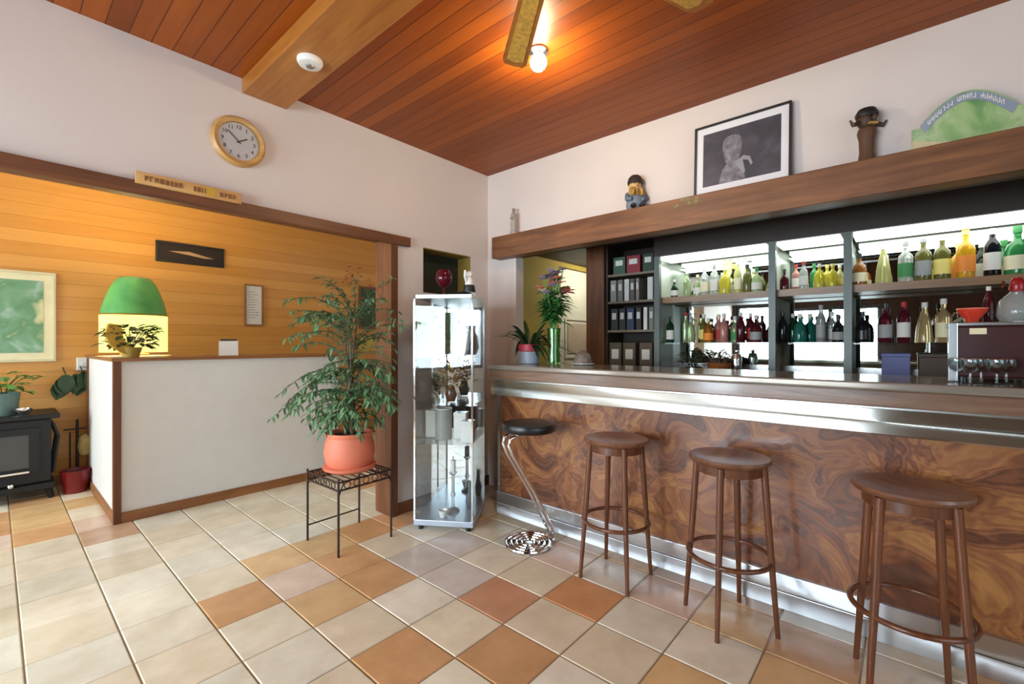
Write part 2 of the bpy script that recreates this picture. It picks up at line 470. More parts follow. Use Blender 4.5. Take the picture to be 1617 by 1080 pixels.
OX0, OX1, OZ = -0.75, 1.967, 2.10
NX0, NX1, NZ0, NZ1 = 2.25, 2.77, 1.70, 2.06
w = MB()
w.box(XW, OX0, YA, YA + 0.2, 0, 3.0)
w.box(OX0, OX1, YA, YA + 0.2, OZ, 3.0)
w.box(OX1, NX0, YA, YA + 0.2, 0, 3.0); w.box(NX1, XB + 0.1, YA, YA + 0.2, 0, 3.0)
w.box(NX0, NX1, YA, YA + 0.2, 0, NZ0); w.box(NX0, NX1, YA, YA + 0.2, NZ1, 3.0)
struct('wall_left', w, M['plaster'])
n = MB()
n.box(NX0, NX1, YA + 0.16, YA + 0.18, NZ0, NZ1)
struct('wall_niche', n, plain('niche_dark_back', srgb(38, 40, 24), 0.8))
n = MB()
n.box(NX0, NX1, YA + 0.002, YA + 0.16, NZ1 - 0.008, NZ1); n.box(NX1 - 0.008, NX1, YA + 0.002, YA + 0.16, NZ0, NZ1 - 0.008)
struct('trim_niche', n, plain('niche_olive_lining', srgb(140, 116, 48), 0.7))

# wall over the bar with its short return beside the corner
w = MB(); w.box(XB, XB + 0.1, YR, YA, 2.12, H); w.box(XB, XB + 0.1, 2.56, YA, 0, 2.12)
struct('wall_right', w, M['plaster'])
struct('ceiling_bar', MB().box(XB + 0.1, 5.4, YR, YA, 2.2, 2.26), M['soffit'])

# window walls
def holed_wall(name, axis, c0, c1, a0, a1, z1, holes, mat):
    """wall slab from c0 to c1, spanning a0..a1; holes (lo, hi, zlo, zhi) sorted"""
    w = MB()
    def bx(p, q, z0, zz):
        if q - p < 1e-4 or zz - z0 < 1e-4: return
        if axis == 0: w.box(c0, c1, p, q, z0, zz)
        else: w.box(p, q, c0, c1, z0, zz)
    cur = a0
    for lo, hi, zl, zh in holes:
        bx(cur, lo, 0, z1); bx(lo, hi, 0, zl); bx(lo, hi, zh, z1); cur = hi
    bx(cur, a1, 0, z1)
    return struct(name, w, mat)

holed_wall('wall_front', 0, XW - 0.15, XW, YR - 0.15, YA + 0.1, 3.0, [(0.35, 1.80, 0.0, 2.0), (1.92, 2.82, 0.03, 2.1)], M['dark_panel_wall'])
struct('wall_parapet', MB().box(XW - 0.15, XW, 0.35, 1.80, 0, 0.80), M['plaster_white'])
holed_wall('wall_reception_front', 0, XW - 0.15, XW, YA + 0.1, YW + 0.1, 3.0, [(3.35, 5.45, 0.3, 2.3)], M['plaster'])
holed_wall('wall_rear', 1, YR - 0.15, YR, XW, 5.4, 3.0, [(-2.05, 1.85, 0.6, 2.4)], M['plaster'])  # rear opening added to let the fill light in

def window(name, axis, c, lo, hi, zl, zh, bars, mat):
    f = MB()
    def bx(p, q, z0, z1, d=0.035):
        if axis == 0: f.box(c - d, c + d, p, q, z0, z1)
        else: f.box(p, q, c - d, c + d, z0, z1)
    t = 0.06
    bx(lo, lo + t, zl, zh); bx(hi - t, hi, zl, zh); bx(lo + t, hi - t, zl, zl + t); bx(lo + t, hi - t, zh - t, zh)
    for b in bars: bx(b - 0.045, b + 0.045, zl + t, zh - t)
    o = struct(name, f, mat)
    g = MB()
    if axis == 0: g.box(c - 0.004, c + 0.004, lo + t, hi - t, zl + t, zh - t)
    else: g.box(lo + t, hi - t, c - 0.004, c + 0.004, zl + t, zh - t)
    g.build('window_pane', M['window_glass'], o, smooth=False)

window('window_1', 0, XW - 0.08, 0.35, 1.80, 0.80, 2.0, (0.86,), M['dark'])
window('window_4', 0, XW - 0.08, 1.92, 2.82, 0.03, 2.1, (), M['dark'])
window('window_2', 0, XW - 0.08, 3.35, 5.45, 0.3, 2.3, (4.4,), M['white'])
window('added_fill_window', 1, YR - 0.08, -2.05, 1.85, 0.6, 2.4, (-0.75, 0.55), M['white'])  # unseen rear window, added only for fill

# reception shell
struct('wall_back', MB().box(XW, 5.4, YW, YW + 0.1, 0, 3.0), M['pine_wall'])
struct('wall_reception_side', MB().box(4.4, 4.5, YA + 0.2, YW, 0, 3.0), M['plaster_white'])

# opening frame: header board, jamb lining and base boards
struct('trim_1', MB().box(OX0, 2.11, YA - 0.03, YA, 2.035, 2.105, 0.004), M['frame_brown'])
t = MB(); t.box(OX0, OX1, YA, YA + 0.2, 2.075, OZ); struct('trim_2', t, M['frame_brown'])
t = MB(); t.box(OX1 - 0.02, OX1, YA - 0.004, YA + 0.2, 0, 2.075); t.box(OX1 - 0.028, OX1 + 0.03, YA - 0.022, YA - 0.0, 0, 2.035)
struct('trim_3', t, M['frame_brown_z'])
struct('baseboard_left', MB().box(OX1 + 0.03, XB, YA - 0.015, YA, 0, 0.085), M['frame_brown'])
struct('baseboard_back', MB().box(XW, 4.4, YW - 0.015, YW, 0, 0.09), M['trim_wood'])

# area behind the bar
w = MB(); w.box(XB + 0.1, 4.12, YA, YA + 0.12, 0, 2.2); w.box(4.95, 5.4, YA, YA + 0.12, 0, 2.2); w.box(4.12, 4.95, YA, YA + 0.12, 2.15, 2.2)
struct('wall_passage', w, M['olive'])
struct('wall_passage_end', MB().box(5.4, 5.5, YR, YA + 0.3, 0, 3.0), M['plaster_white'])
struct('wall_bar_back', MB().box(4.12, 4.2, YR, 2.13, 0, 2.2), plain('dark_back_wall', srgb(54, 40, 30), 0.7))
struct('wall_bar_end', MB().box(3.75, 4.2, 2.13, 2.32, 0, 2.2), M['frame_brown_z'])

# lit white door at the end of the passage
d = MB(); d.box(4.13, 4.94, YA + 0.03, YA + 0.07, 0.01, 2.14)
for z0, z1 in ((1.12, 1.58),):
    for (a, b, c, e) in ((4.27, 4.80, z0, z0 + 0.02), (4.27, 4.80, z1 - 0.02, z1), (4.27, 4.29, z0 + 0.02, z1 - 0.02), (4.78, 4.80, z0 + 0.02, z1 - 0.02)):
        d.box(a, b, YA + 0.018, YA + 0.03, c, e)
door = struct('door_1', d, plain('door_cream_white', srgb(226, 222, 200), 0.45, var=0.02))
MB().box(4.33, 4.74, YA + 0.02, YA + 0.03, 1.18, 1.52).build('door_panel', plain('door_panel_cream', srgb(206, 186, 160), 0.5), door)
MB().box(4.20, 4.24, YA - 0.02, YA + 0.03, 1.0, 1.08, 0.004).build('door_handle', M['steel'], door)

# ceiling beam, detector, bulb, fan
struct('trim_beam', MB().box(0.945, 1.195, YR, YA, H - 0.085, H, 0.006), M['beam_ceiling'])
sd = thing('smoke_detector', 'round white smoke detector under the ceiling beam', 'smoke detector', (1.065, 2.30, H - 0.085))
MB().lathe([(0, 0), (0.062, 0), (0.062, -0.012), (0.054, -0.026), (0.036, -0.03), (0, -0.03)], 28).build('body', M['white'], sd)
MB().lathe([(0, -0.029), (0.02, -0.029), (0.018, -0.037), (0, -0.038)], 20).build('sensor_grille', M['steel_grey'], sd, label='small grey sensor in the middle')

bl = thing('ceiling_lamp', 'lit round bulb on the board ceiling beside the fan blade', 'lamp', (1.877, 1.453, H))
MB().lathe([(0, 0), (0.05, 0), (0.05, -0.008), (0.024, -0.014), (0.024, -0.02), (0, -0.02)], 20).build('lamp_holder', M['steel'], bl)
MB().ball((0, 0, -0.062), 0.044).build('bulb', glow('hot_bulb', (1, 0.97, 0.9, 1), 40), bl)
point('ceiling_bulb_light', (1.877, 1.453, H - 0.17), 16, (1, 0.80, 0.50), 0.05)

FX, FY, FZ = 1.084, 0.795, 2.52
fan = thing('ceiling_fan', 'ceiling fan with cane-panelled wooden blades above the room', 'ceiling fan', (FX, FY, FZ))
MB().lathe([(0, H - FZ), (0.07, H - FZ), (0.06, H - FZ - 0.05), (0.014, H - FZ - 0.06), (0.014, 0.09), (0.09, 0.08), (0.11, 0.03), (0.09, -0.04), (0, -0.05)], 24).build('motor_housing', M['gold'], fan)
cane = plain('woven_cane', srgb(206, 160, 70), 0.5, var=0.25, scale=60)
ang0 = math.atan2(1.259 - 0.795, 1.4895 - 1.084) + R(1.5)
for k in range(5):
    a = ang0 + 2 * PI * k / 5
    rot = Matrix.Rotation(a, 4, 'Z') @ Matrix.Rotation(R(9), 4, 'X')
    bld = MB()
    bld.prism([(0.13, -0.04), (0.63, -0.054), (0.655, -0.042), (0.66, 0.0), (0.655, 0.042), (0.63, 0.054), (0.13, 0.04)], 2, -0.004, 0.004).xf(rot)
    b = bld.build('blade', M['beam_ceiling'], fan, smooth=False)
    MB().prism([(0.19, -0.026), (0.615, -0.036), (0.628, 0.0), (0.615, 0.036), (0.19, 0.026)], 2, -0.0065, 0.0065).xf(rot).build('cane_inset', cane, b, smooth=False, label='yellow woven cane inset')
    MB().box(0.08, 0.17, -0.018, 0.018, -0.010, -0.004).xf(rot).build('bracket', M['gold'], b, smooth=False)

# ------------------------------------------------------------------ things on the left wall
ck = thing('wall_clock', 'round wall clock with a light wooden rim high on the left wall', 'clock', (0.925, YA, 2.452))
rx = Matrix.Rotation(R(90), 4, 'X')
MB().lathe([(0.105, 0), (0.14, 0), (0.142, 0.02), (0.128, 0.036), (0.108, 0.03), (0.105, 0.012)], 40).xf(rx).build('rim', M['lightwood'], ck)
MB().lathe([(0, 0.002), (0.106, 0.002), (0.106, 0.014), (0, 0.014)], 36).xf(rx).build('clock_face', plain('clock_dial', srgb(228, 222, 226), 0.4, var=0.02), ck)


def text_mesh(name, txt, size, mat, parent, xform, depth=0.001, align='CENTER'):
    c = bpy.data.curves.new(name, 'FONT'); c.body = txt; c.size = size; c.extrude = depth; c.align_x = align; c.align_y = 'CENTER'
    tmp = bpy.data.objects.new(name + '_tmp', c); COL.objects.link(tmp)
    bpy.context.view_layer.update()
    me = bpy.data.meshes.new_from_object(tmp.evaluated_get(bpy.context.evaluated_depsgraph_get()))
    bpy.data.objects.remove(tmp); me.transform(xform); me.materials.clear(); me.materials.append(mat)
    bm = bmesh.new(); bm.from_mesh(me)
    return bm, me

for k in range(1, 13):
    a = PI / 2 - 2 * PI * k / 12
    X = rx @ Matrix.Translation((0.082 * math.cos(a), 0.082 * math.sin(a), 0.0145))
    b1, me1 = text_mesh('num', str(k), 0.03, M['ink'], None, X)
    q = MB(); q.bm.free(); q.bm = b1; q.build('numeral', M['ink'], ck, smooth=False)
MB().box(-0.003, 0.003, -0.017, -0.0155, -0.012, 0.052).xf(Matrix.Rotation(R(58), 4, 'Y')).build('hour_hand', M['ink'], ck)
MB().box(-0.002, 0.002, -0.019, -0.0175, -0.014, 0.075).xf(Matrix.Rotation(R(-48), 4, 'Y')).build('minute_hand', M['ink'], ck)
MB().lathe([(0, 0.030), (0.105, 0.030), (0.105, 0.032), (0, 0.032)], 36).xf(rx).build('cover_glass', M['glass'], ck)

sg = thing('wooden_sign', 'narrow light wooden sign board fixed on the dark header', 'sign', (0.694, YA - 0.03, 2.118))
MB().box(-0.235, 0.235, -0.018, 0.0, -0.03, 0.03, 0.003).build('board', plain('pale_sign_wood', srgb(206, 158, 96), 0.55, var=0.1), sg)
lpm = plain('faded_brown_paint', srgb(130, 84, 46), 0.6)
lt = MB(); random.seed(11); x = -0.2; used = False
while x < 0.2:
    wdt = random.uniform(0.012, 0.02)
    if abs(x + 0.02) > 0.025 and not (0.05 < x < 0.11):
        used = True
        lt.box(x, x + 0.004, -0.021, -0.018, -0.013, 0.013)
        if random.random() < 0.7: lt.box(x + 0.004, x + wdt - 0.003, -0.021, -0.018, random.choice((-0.013, -0.003, 0.008)), random.choice((0.010, 0.013)))
        if random.random() < 0.5: lt.box(x + wdt - 0.006, x + wdt - 0.003, -0.0212, -0.0182, -0.012, 0.012)
    elif used:
        lt.build('painted_word', lpm, sg, smooth=False); lt = MB(); used = False
    x += wdt + 0.004
lt.build('painted_word', lpm, sg, smooth=False)
MB().box(0.06, 0.105, -0.020, -0.018, -0.02, 0.022).build('emblem', plain('yellow_paint', srgb(196, 158, 52), 0.6), sg, smooth=False, label='small yellow patch')

# ------------------------------------------------------------------ the pine wall
def framed(name, label, cat, x0, x1, z0, z1, y, fm, pm, fw=0.03, mat_w=0.0, matm=None, glass=False, d=0.025):
    """picture hung on a wall facing -Y"""
    cx, cz = (x0 + x1) / 2, (z0 + z1) / 2; hw, hh = (x1 - x0) / 2, (z1 - z0) / 2
    o = thing(name, label, cat, (cx, y, cz))
    f = MB(); f.box(-hw, -hw + fw, -d, 0, -hh, hh, 0.003); f.box(hw - fw, hw, -d, 0, -hh, hh, 0.003)
    f.box(-hw + fw, hw - fw, -d, 0, -hh, -hh + fw, 0.003); f.box(-hw + fw, hw - fw, -d, 0, hh - fw, hh, 0.003)
    f.build('frame', fm, o, smooth=False)
    if mat_w:
        MB().box(-hw + fw, hw - fw, -0.012, -0.002, -hh + fw, hh - fw).build('mount', matm, o, smooth=False)
        MB().box(-hw + fw + mat_w, hw - fw - mat_w, -0.0145, -0.012, -hh + fw + mat_w, hh - fw - mat_w).build('picture', pm, o, smooth=False)
    else:
        MB().box(-hw + fw, hw - fw, -0.012, -0.002, -hh + fw, hh - fw).build('picture', pm, o, smooth=False)
    if glass:
        MB().box(-hw + fw, hw - fw, -0.020, -0.018, -hh + fw, hh - fw).build('cover_glass', M['glass'], o, smooth=False)
    return o


def blot(name, cols, scale=4.0, rough=0.6):
    m, nt, p = base_mat(name, rough)
    nz = N(nt, 'ShaderNodeTexNoise', Scale=scale, Detail=5.0, Distortion=0.6); nt.links.new(coords(nt), nz.inputs['Vector'])
    nt.links.new(ramp(nt, nz.outputs['Fac'], [(0.3 + 0.4 * i / (len(cols) - 1), c) for i, c in enumerate(cols)]), p.inputs['Base Color'])
    return m

framed('landscape_poster', 'large pale framed green landscape poster above the stove', 'picture', -0.42, 0.375, 1.13, 1.93, YW, plain('pale_frame', srgb(206, 196, 160), 0.5),
       blot('green_landscape_print', [srgb(176, 196, 188), srgb(120, 160, 130), srgb(96, 142, 104), srgb(206, 204, 160)], 5), 0.02, 0.06, plain('cream_mount', srgb(226, 216, 180), 0.7))
pn = framed('dark_panorama', 'long dark framed panel hung above the reception desk', 'picture', 1.10, 1.72, 2.145, 2.36, YW, M['dark'], plain('dark_panel', srgb(36, 24, 18), 0.4), 0.02)
s = MB(); s.prism([(-0.2, 0.012), (-0.02, 0.028), (0.1, 0.002), (0.21, -0.02), (0.12, -0.028), (0.0, -0.012), (-0.12, 0.0)], 1, -0.016, -0.012)
s.build('carved_relief', plain('pale_relief', srgb(170, 132, 96), 0.5), pn, smooth=False, label='pale long carved relief')
nc = framed('framed_notice', 'white printed notice in a thin wooden frame on the pine wall', 'notice', 1.93, 2.135, 1.50, 1.99, YW, M['trim_wood'], M['paper'], 0.018)
l = MB()
for k in range(11): l.box(-0.06, random.uniform(0.0, 0.06), -0.0135, -0.012, 0.15 - k * 0.03, 0.157 - k * 0.03)
l.build('printed_lines', plain('grey_print', srgb(150, 146, 140), 0.7), nc, smooth=False)
gp = framed('green_painting', 'dark green painting on the pine wall behind the ficus', 'picture', 3.40, 3.92, 1.50, 2.10, YW, M['frame_brown'],
            blot('dark_foliage_paint', [srgb(28, 44, 24), srgb(54, 82, 44), srgb(38, 66, 48), srgb(104, 112, 52)], 6), 0.03)
st = framed('yellow_chart', 'low yellow patterned picture under the green painting', 'picture', 3.38, 3.90, 1.16, 1.42, YW, M['gold'],
            blot('yellow_pattern', [srgb(120, 96, 40), srgb(206, 170, 70), srgb(150, 150, 80), srgb(226, 206, 140)], 18), 0.012)

# ------------------------------------------------------------------ reception desk
DX0, DX1, DY0, DY1, DZ = 0.56, 2.25, 4.25, 5.65, 1.19
dk = thing('reception_desk', 'pale grey L-shaped reception desk with brown wooden edges', 'desk', (DX0, DY0, 0))
MB().box(0.03, DX1 - DX0, 0.012, 0.05, 0.07, DZ - 0.026).build('front_panel', M['desk'], dk, smooth=False)
MB().box(0.012, 0.03, 0.05, DY1 - DY0 - 0.05, 0.07, DZ - 0.026).build('side_panel', M['white'], dk, smooth=False, label='bright white end panel')
MB().box(DX1 - DX0 - 0.02, DX1 - DX0, 0.05, 0.5, 0.0, DZ - 0.026).build('end_panel', M['desk'], dk, smooth=False)
MB().box(0.0, 0.045, 0.0, 0.045, 0.0, DZ - 0.026, 0.003).build('corner_post', M['frame_brown_z'], dk, smooth=False)
MB().box(0.0, 0.05, DY1 - DY0 - 0.05, DY1 - DY0, 0.0, DZ - 0.026, 0.003).build('corner_post', M['frame_brown_z'], dk, smooth=False)
b = MB(); b.box(0.045, DX1 - DX0, 0.0, 0.02, 0.0, 0.075, 0.003); b.box(0.0, 0.02, 0.045, DY1 - DY0 - 0.05, 0.0, 0.075, 0.003)
b.build('plinth', M['trim_wood'], dk, smooth=False)
t = MB(); t.prism([(-0.01, -0.015), (DX1 - DX0, -0.015), (DX1 - DX0, 0.50), (0.52, 0.50), (0.52, DY1 - DY0), (-0.01, DY1 - DY0)], 2, DZ - 0.026, DZ)
t.build('desk_top', M['trim_wood'], dk, smooth=False)

# green lamp
lp = thing('table_lamp', 'lit table lamp with a green dome shade and cream skirt', 'lamp', (0.79, 4.95, DZ))
MB().lathe([(0, 0), (0.10, 0), (0.10, 0.015), (0.03, 0.03), (0.02, 0.06), (0.02, 0.36), (0, 0.36)], 24).build('base', M['gold'], lp)
green_shade, nt, p = base_mat('green_shade_glass', 0.25)
nz = N(nt, 'ShaderNodeTexNoise', Scale=6.0); nt.links.new(coords(nt), nz.inputs['Vector'])
nt.links.new(ramp(nt, nz.outputs['Fac'], [(0.3, srgb(84, 160, 88)), (0.7, srgb(108, 184, 100))]), p.inputs['Base Color'])
p.inputs['Subsurface Weight'].default_value = 0.0; p.inputs['Transmission Weight'].default_value = 0.05
sh = MB().lathe([(0.222, 0.345), (0.214, 0.40), (0.196, 0.47), (0.172, 0.54), (0.142, 0.61), (0.118, 0.645), (0.09, 0.66),
                 (0.09, 0.654), (0.114, 0.639), (0.138, 0.604), (0.167, 0.536), (0.191, 0.468), (0.209, 0.4), (0.217, 0.345)], 40, close=False).build('lamp_shade', green_shade, lp)
skm = bpy.data.materials.new('cream_skirt'); skm.use_nodes = True; nt = skm.node_tree; nt.nodes.remove(nt.nodes['Principled BSDF'])
tl = N(nt, 'ShaderNodeBsdfTranslucent'); tl.inputs['Color'].default_value = srgb(252, 246, 222)
df = N(nt, 'ShaderNodeBsdfDiffuse'); df.inputs['Color'].default_value = srgb(240, 226, 180)
mx = N(nt, 'ShaderNodeMixShader'); mx.inputs[0].default_value = 0.35
nt.links.new(tl.outputs[0], mx.inputs[1]); nt.links.new(df.outputs[0], mx.inputs[2]); nt.links.new(mx.outputs[0], nt.nodes['Material Output'].inputs['Surface'])
sk = MB().lathe([(0.226, 0.03), (0.226, 0.34), (0.222, 0.34), (0.222, 0.03)], 40, close=False).build('skirt', skm, lp, label='cream translucent skirt')
MB().tube(circ(0.226, 40, 0.342), 0.006, 8, True).build('rim', M['gold'], lp)
MB().ball((0, 0, 0.40), 0.035).build('bulb', glow('warm_bulb', (1, 0.75, 0.4, 1), 12), lp)
point('table_lamp_light', (0.79, 4.95, DZ + 0.25), 100, (1, 0.94, 0.84), 0.05)
point('table_lamp_spill', (0.79, 4.95, DZ + 0.625), 55, (1, 0.76, 0.40), 0.04)

# small potted plant and the white terminal on the desk
def leafy(name, label, loc, pot_prof, pot_mat, nleaf, spread, hgt, L, wdt, lm, pot_name='pot', seed=1, droop=0.3):
    random.seed(seed)
    o = thing(name, label, 'plant', loc)
    MB().lathe(pot_prof, 20).build(pot_name, pot_mat, o)
    top = pot_prof[-1][1]
    f = MB()
    for k in range(nleaf):
        a = random.uniform(0, 2 * PI); r = spread * math.sqrt(random.random()); z = top + hgt * random.uniform(0.05, 1)
        f.leaf((r * math.cos(a), r * math.sin(a), z), (math.cos(a), math.sin(a), random.uniform(-0.3, 0.8)), L * random.uniform(0.7, 1.2), wdt, droop)
    st = MB()
    for k in range(7):
        a = 2 * PI * k / 7
        st.tube([(0, 0, top - 0.02), (0.4 * spread * math.cos(a), 0.4 * spread * math.sin(a), top + 0.5 * hgt), (0.8 * spread * math.cos(a), 0.8 * spread * math.sin(a), top + 0.9 * hgt)], 0.003, 5)
    st.build('stems', M['leaf_dark'], o)
    f.build('foliage', lm, o, smooth=False)
    return o

dp = leafy('desk_plant', 'small dark leafy plant on the corner of the reception desk', (0.68, 4.40, DZ), [(0, 0), (0.05, 0), (0.065, 0.06), (0.07, 0.075), (0.06, 0.075), (0.055, 0.07), (0, 0.07)],
           plain('straw_pot', srgb(190, 160, 80), 0.7), 120, 0.15, 0.16, 0.075, 0.045, plain('dark_olive_leaf', srgb(60, 66, 30), 0.5, var=0.4, scale=30), seed=4)
fl = MB(); fl.prism([(-0.13, 0.25), (-0.15, 0.17), (-0.12, 0.09), (-0.05, 0.03), (0.02, 0.01), (-0.01, 0.08), (-0.05, 0.14), (-0.06, 0.24)], 1, -0.05, 0.03)
fl.build('yellow_bract', plain('yellow_bract', srgb(206, 160, 40), 0.5, var=0.2), dp, label='curved yellow leaf')
tm = thing('card_terminal', 'small white desk terminal with a dark screen on the reception desk', 'terminal', (1.34, 4.43, DZ), R(-15))
MB().prism([(-0.05, 0), (0.06, 0), (0.045, 0.09), (-0.01, 0.125), (-0.03, 0.12)], 0, -0.07, 0.07).build('body', M['white'], tm, smooth=False)
MB().box(-0.06, 0.065, 0.0, 0.05, 0.10, 0.14, 0.004).build('screen', M['dark'], tm, smooth=False)

# ------------------------------------------------------------------ wood stove and neighbours
sv = thing('wood_stove', 'black cast iron wood stove with a glazed door against the pine wall', 'stove', (0.03, 5.40, 0))
MB().box(-0.29, 0.29, 0.0, 0.40, 0.14, 0.67, 0.012).build('firebox', M['iron'], sv, smooth=False)
MB().box(-0.34, 0.34, -0.05, 0.43, 0.67, 0.71, 0.008).build('top_plate', M['iron'], sv, smooth=False)
MB().box(-0.31, 0.31, -0.03, 0.41, 0.09, 0.14, 0.006).build('ash_lip', M['iron'], sv, smooth=False)
dm = MB()
dm.box(-0.22, 0.22, -0.02, 0.0, 0.22, 0.28); dm.box(-0.22, 0.22, -0.02, 0.0, 0.55, 0.60); dm.box(-0.22, -0.16, -0.02, 0, 0.28, 0.55); dm.box(0.16, 0.22, -0.02, 0, 0.28, 0.55)
dr = dm.build('stove_door', M['iron'], sv, smooth=False)
MB().box(-0.16, 0.16, -0.012, -0.004, 0.28, 0.55).build('door_glass', plain('smoked_glass', srgb(58, 58, 54), 0.08), dr, smooth=False)
MB().tube([(-0.06, -0.04, 0.25), (0.16, -0.04, 0.25)], 0.011, 10).build('door_handle', M['chrome'], dr, label='chrome bar handle')
MB().ball((0.06, -0.035, 0.155), 0.02).build('air_knob', M['chrome'], sv, label='chrome knob')
MB().ball((-0.15, -0.03, 0.62), 0.018).build('damper_knob', M['chrome'], sv, label='chrome knob')
for sx in (-0.27, 0.27):
    for sy in (0.02, 0.38):
        MB().tube([(sx, sy, 0.10), (sx * 1.08, sy, 0.0)], [0.025, 0.018], 8).build('leg', M['iron'], sv)
for i in range(2):
    sp_ = MB().tube([(0.30, 0.06 + 0.2 * i, 0.62), (0.335, 0.06 + 0.2 * i, 0.5), (0.30, 0.06 + 0.2 * i, 0.2)], 0.012, 8).build('side_rib', M['iron'], sv)

tp = leafy('stove_plant', 'green plant in a blue-grey square pot on the stove', (0.05, 5.55, 0.71), [(0, 0), (0.085, 0), (0.10, 0.17), (0.105, 0.18), (0.095, 0.18), (0.09, 0.17), (0, 0.17)],
           plain('blue_grey_pot', srgb(92, 116, 112), 0.4), 46, 0.17, 0.16, 0.09, 0.055, M['leaf_light'], seed=9)
js = thing('silver_trinket', 'small silver dish on the front edge of the stove', 'dish', (0.16, 5.44, 0.71))
MB().lathe([(0, 0), (0.03, 0), (0.05, 0.03), (0.055, 0.05), (0.05, 0.05), (0.045, 0.032), (0, 0.012)], 20).build('bowl', M['chrome'], js)
MB().ball((0, 0, 0.035), 0.025).build('stone', M['white_gloss'], js)

random.seed(3)
for k, (x, z, lab) in enumerate(((0.42, 0.93, 'left of two big dark hanging leaves between stove and desk'), (0.53, 0.955, 'right of two big dark hanging leaves between stove and desk'))):
    hp = thing('hanging_plant', lab, 'plant', (x, 5.70, z), group=None)
    f = MB()
    for q in range(4):
        a = R(250 + q * 14 - 20)
        f.leaf((random.uniform(-0.03, 0.03), -0.01 * q, 0.02 + 0.02 * q), (0.35 * math.cos(a), -0.15, -0.9), 0.17, 0.12, 0.0, Vector((0, -1, 0.2)), 4)
    f.build('leaves', M['leaf_dark'], hp, smooth=False)
    MB().tube([(0, 0, 0.0), (0.01, 0.03, 0.08), (0, 0.15, 0.14)], 0.005, 6).build('stem', M['leaf_dark'], hp)
ol = thing('wall_thermostat', 'small white box fixed to the pine wall left of the desk', 'thermostat', (0.56, YW, 1.10))
MB().box(-0.05, 0.05, -0.035, 0, -0.06, 0.06, 0.006).build('housing', M['white'], ol, smooth=False)
MB().lathe([(0, 0), (0.02, 0), (0.018, 0.012), (0, 0.012)], 16).xf(Matrix.Translation((0, -0.035, -0.01)) @ rx).build('dial', M['paper'], ol)

ft = thing('fire_tool_stand', 'iron fire tool stand with a beige brush right of the stove', 'fire tools', (0.50, 5.66, 0))
MB().lathe([(0, 0), (0.08, 0), (0.08, 0.012), (0.012, 0.02), (0.01, 0.60), (0, 0.61)], 18).build('stand', M['iron'], ft)
MB().tube([(-0.09, 0, 0.52), (0.09, 0, 0.52)], 0.006, 8).build('hook_bar', M['iron'], ft)
MB().lathe([(0, 0.28), (0.045, 0.29), (0.06, 0.36), (0.05, 0.44), (0.015, 0.47), (0, 0.47)], 14, c=(0.055, -0.03, 0)).build('brush_head', plain('beige_bristle', srgb(172, 152, 96), 0.9, var=0.2, scale=40), ft, label='beige bristle head')
MB().tube([(-0.05, -0.03, 0.5), (-0.05, -0.03, 0.08)], 0.006, 8).build('poker', M['iron'], ft)
bk = thing('red_bucket', 'dark red bucket on the floor beside the stove', 'bucket', (0.47, 5.46, 0))
MB().lathe([(0, 0), (0.075, 0), (0.10, 0.19), (0.104, 0.195), (0.098, 0.195), (0.072, 0.012), (0, 0.012)], 24).build('pail', plain('dark_red_enamel', srgb(112, 20, 24), 0.35), bk)
MB().tube([(0.1 * math.cos(a), -0.02 - 0.06 * math.sin(a), 0.185 + 0.01 * math.sin(a)) for a in [PI * k / 12 for k in range(13)]], 0.004, 6).build('handle', M['iron'], bk)

# ------------------------------------------------------------------ ficus on its iron stand
ps = thing('plant_stand', 'square brown wrought iron plant stand in the opening', 'plant stand', (1.555, 2.785, 0), R(2))
hs = 0.19
for sx in (-1, 1):
    for sy in (-1, 1):
        MB().tube([(sx * hs, sy * hs, 0.0), (sx * hs, sy * hs, 0.47)], 0.0075, 8).build('leg', M['wrought'], ps)
tf = MB()
for z in (0.45, 0.40):
    for a, b in (((-1, -1), (1, -1)), ((1, -1), (1, 1)), ((1, 1), (-1, 1)), ((-1, 1), (-1, -1))):
        tf.tube([(a[0] * hs, a[1] * hs, z), (b[0] * hs, b[1] * hs, z)], 0.006, 8)
for k in range(-3, 4): tf.tube([(k * 0.05, -hs, 0.452), (k * 0.05, hs, 0.452)], 0.004, 6)
for sx in (-1, 1):
    for sy in (-1, 1):
        tf.tube([(sx * hs * 0.8, sy * hs, 0.45), (sx * hs * 0.9, sy * hs, 0.41), (sx * hs, sy * hs, 0.36)], 0.004, 6)
tf.build('top_frame', M['wrought'], ps)
sc_ = MB()
for f_ in (-1, 1):
    for k in range(5):
        c = -0.13 + k * 0.065
        sc_.tube([(c + 0.022 * math.cos(2 * PI * q / 14), f_ * hs, 0.425 + 0.02 * math.sin(2 * PI * q / 14)) for q in range(14)], 0.003, 6, True)
        sc_.tube([(f_ * hs, c + 0.022 * math.cos(2 * PI * q / 14), 0.425 + 0.02 * math.sin(2 * PI * q / 14)) for q in range(14)], 0.003, 6, True)
sc_.build('scroll_frieze', M['wrought'], ps)
MB().tube([(-hs, hs, 0.10), (hs, hs, 0.10)], 0.005, 6).build('stretcher', M['wrought'], ps)

